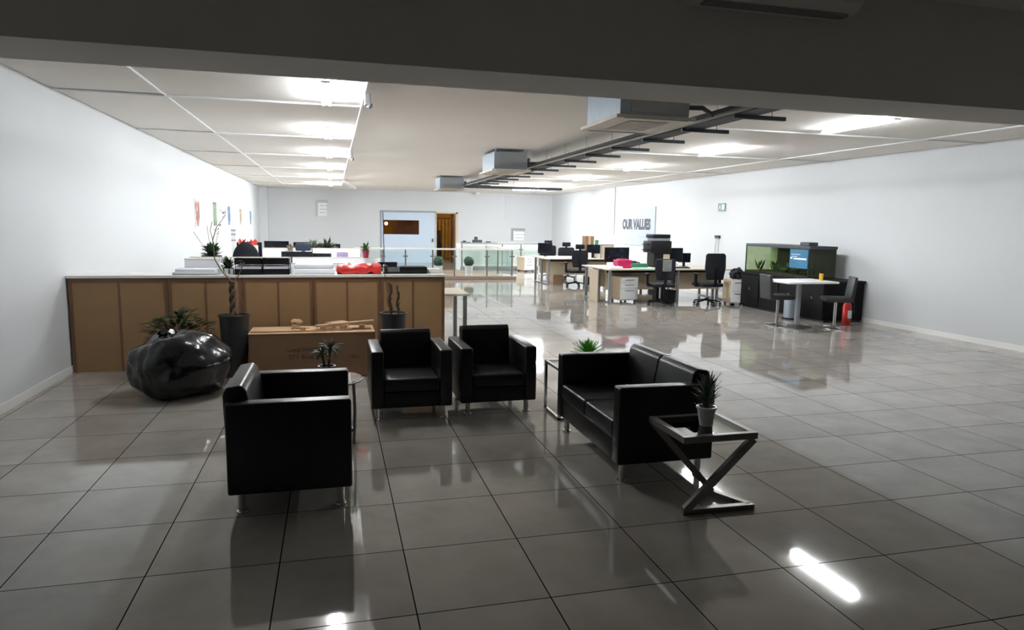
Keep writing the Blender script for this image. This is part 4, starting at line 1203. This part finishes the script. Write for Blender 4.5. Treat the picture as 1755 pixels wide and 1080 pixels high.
t = thing('wall_conduit', 'thin vertical conduit with a socket box left of the poster', 'conduit', (XR, 22.0, 0))
MB().cyl((-0.02, 0, 1.36), (-0.02, 0, CZ - 0.01), 0.018, seg=8).build('pipe', 'postergrey', t, 60)
MB().box(-0.05, 0, -0.14, 0.14, 1.22, 1.36, 0.004).build('box', 'whitelam', t)

# ------------------------------------------------------------------ fish tank
t = thing('aquarium_cabinet', 'black cabinet under the fish tank by the right wall', 'cabinet', (8.45, 10.35, 0))
MB().box(0, 0.82, 0, 2.6, 0.04, 0.70, 0.006).build('body', 'cabblack', t)
MB().box(0.03, 0.80, 0.03, 2.57, 0, 0.04).build('plinth', 'darkmetal', t)
MB().box(-0.02, 0.84, -0.02, 2.62, 0.70, 0.745, 0.006).build('top', 'cabblack', t)
for k in range(4):
    d = MB().box(-0.016, 0, 0.02 + k * 0.65, 0.63 + k * 0.65, 0.06, 0.69, 0.003).build('door', 'cabblack', t)
    MB().box(-0.03, -0.016, 0.30 + k * 0.65, 0.36 + k * 0.65, 0.38, 0.44, 0.004).build('knob', 'chrome', d)
TX0, TX1, TY0, TY1, TZ0, TZ1 = 8.47, 9.05, 10.86, 12.86, 0.745, 1.29
t = thing('aquarium', 'large planted fish tank with black lid on the black cabinet', 'aquarium', (0, 0, 0))
g = MB()
g.box(TX0, TX0 + 0.008, TY0, TY1, TZ0, TZ1).box(TX0, TX1, TY0, TY0 + 0.008, TZ0, TZ1).box(TX0, TX1, TY1 - 0.008, TY1, TZ0, TZ1)
g.build('glass_panes', 'water', t)
MB().box(TX1 - 0.01, TX1, TY0, 12.6, TZ0, TZ1).build('backdrop', 'murk', t)
MB().box(TX1 - 0.01, TX1, 12.6, TY1, TZ0, TZ1).build('pale_backdrop', 'murkpale', t)
MB().box(TX0 - 0.015, TX1 + 0.01, TY0 - 0.015, TY1 + 0.015, TZ1, TZ1 + 0.055, 0.006).build('lid', 'darkmetal', t)
MB().box(TX0 - 0.012, TX0, TY0 - 0.01, TY1 + 0.01, TZ0, TZ0 + 0.03).box(TX0 - 0.01, TX0, TY0 - 0.01, TY0 + 0.02, TZ0, TZ1).box(TX0 - 0.01, TX0, TY1 - 0.02, TY1 + 0.01, TZ0, TZ1).build('frame', 'black', t)
MB().box(TX0 + 0.01, TX1 - 0.01, TY0 + 0.01, TY1 - 0.01, TZ0, TZ0 + 0.05).build('gravel', 'gravel', t)
for k in range(9):
    m = MB()
    yy = TY0 + 0.15 + k * 0.20
    xx = TX0 + random.uniform(0.12, 0.4)
    hh = random.uniform(0.15, 0.42) if yy < 12.0 else random.uniform(0.12, 0.3)
    for i in range(26):
        a = random.uniform(0, 2 * PI)
        m.leaf((xx + 0.05 * math.cos(a), yy + 0.06 * math.sin(a), TZ0 + 0.05 + random.uniform(0, hh * 0.5)), (0.3 * math.cos(a), 0.5 * math.sin(a), 1), hh * random.uniform(0.4, 0.6), 0.03, 0.3, 0.0015, 3)
    m.build('aquatic_plant', random.choice(('leaf', 'leafgrey', 'leafdark')), t, 60)
t = thing('blue_notice', 'blue printed notice fixed to the front of the fish tank', 'notice', (8.452, 10.88, 0.93))
MB().box(0.0, 0.008, 0, 0.52, 0, 0.35).build('sheet', 'noticeblue', t)
for z, a, b in ((0.16, 0.04, 0.40), (0.17, 0.44, 0.5), (0.25, 0.22, 0.48), (0.21, 0.3, 0.45)):
    MB().box(-0.002, 0.0, a, b, z, z + (0.03 if z < 0.2 else 0.01)).build('text_line', 'paper', t)
t = thing('filter_unit', 'small dark filter box on the lid of the fish tank', 'filter', (8.55, 11.0, TZ1 + 0.055))
MB().box(0, 0.2, 0, 0.26, 0, 0.07, 0.01).build('body', 'darkmetal', t)
MB().cyl((0.1, 0.33, 0), (0.1, 0.33, 0.06), 0.03).build('feeder', 'white', t, 50)

# ------------------------------------------------------------------ bistro table and chairs at the right
t = thing('bistro_table', 'white-topped pedestal table at the right edge near the fish tank', 'table', (7.62, 9.98, 0))
MB().box(-0.46, 0.50, -0.36, 0.36, 0.765, 0.80, 0.01, 3).build('tabletop', 'white', t, 50)
MB().cyl((0, 0, 0.02), (0, 0, 0.765), 0.045).build('column', 'greymetal', t, 50)
MB().lathe([(0.24, 0), (0.24, 0.012), (0.08, 0.03), (0.05, 0.05)], seg=30).build('base', 'brushed', t, 50)
cup('yellow cup on the bistro table at the right', (7.98, 9.9, 0.80), 0.035, 0.12, 'yellow')
def swivel_chair(label, loc, rz):
    t = thing('swivel_chair', label, 'chair', loc, rz, 'grey swivel chairs at the bistro table')
    MB().box(-0.21, 0.21, -0.21, 0.20, 0.46, 0.54, 0.03, 3).build('seat', 'greyfab', t, 60)
    MB().prism([(0.17, 0.47), (0.23, 0.46), (0.27, 0.88), (0.225, 0.885)], -0.20, 0.20, 'x', 0.012).build('backrest', 'greyfab', t, 60)
    MB().cyl((0, 0, 0.04), (0, 0, 0.46), 0.024).build('column', 'chrome', t, 50)
    b = MB()
    for k in range(4):
        a = k * PI / 2 + 0.5
        b.bar((0, 0, 0.04), (0.23 * math.cos(a), 0.23 * math.sin(a), 0.018), 0.035, 0.018)
    b.cyl((0, 0, 0.02), (0, 0, 0.07), 0.035)
    b.build('star_base', 'chrome', t)
    return t
swivel_chair('dark grey swivel chair left of the bistro table', (7.40, 10.22, 0), PI / 2 - 0.15)
bpy.context.view_layer.update()
swivel_chair('dark grey swivel chair right of the bistro table, back to the camera', (8.18, 9.75, 0), -PI / 2 - 0.45)
t = thing('pedal_bin', 'silver cylindrical bin beneath the bistro table, before the black cabinet', 'bin', (8.2, 10.92 - 0.0, 0))
MB().cyl((0, 0, 0.03), (0, 0, 0.40), 0.13, seg=28).build('body', 'galv', t, 50)
MB().lathe([(0.15, 0), (0.15, 0.03)], seg=28).build('base', 'black', t, 50)
MB().lathe([(0.135, 0.40), (0.12, 0.43), (0.03, 0.44)], seg=28).build('lid', 'black', t, 50)
t = thing('fire_extinguisher', 'red fire extinguisher on the floor behind the right swivel chair', 'fire extinguisher', (8.72, 10.1, 0))
MB().lathe([(0.07, 0), (0.075, 0.02), (0.075, 0.34), (0.03, 0.42), (0.02, 0.44)], seg=22).build('cylinder', 'redflat', t, 50)
MB().box(-0.02, 0.02, -0.06, 0.02, 0.44, 0.48, 0.005).build('valve', 'black', t)
MB().tube([(0, -0.05, 0.46), (0.05, -0.10, 0.4), (0.06, -0.10, 0.2)], 0.008, 6).build('hose', 'black', t, 60)
MB().box(-0.04, 0.04, -0.077, -0.073, 0.12, 0.26).build('label_sticker', 'paper', t)
print('built', len(bpy.data.objects))
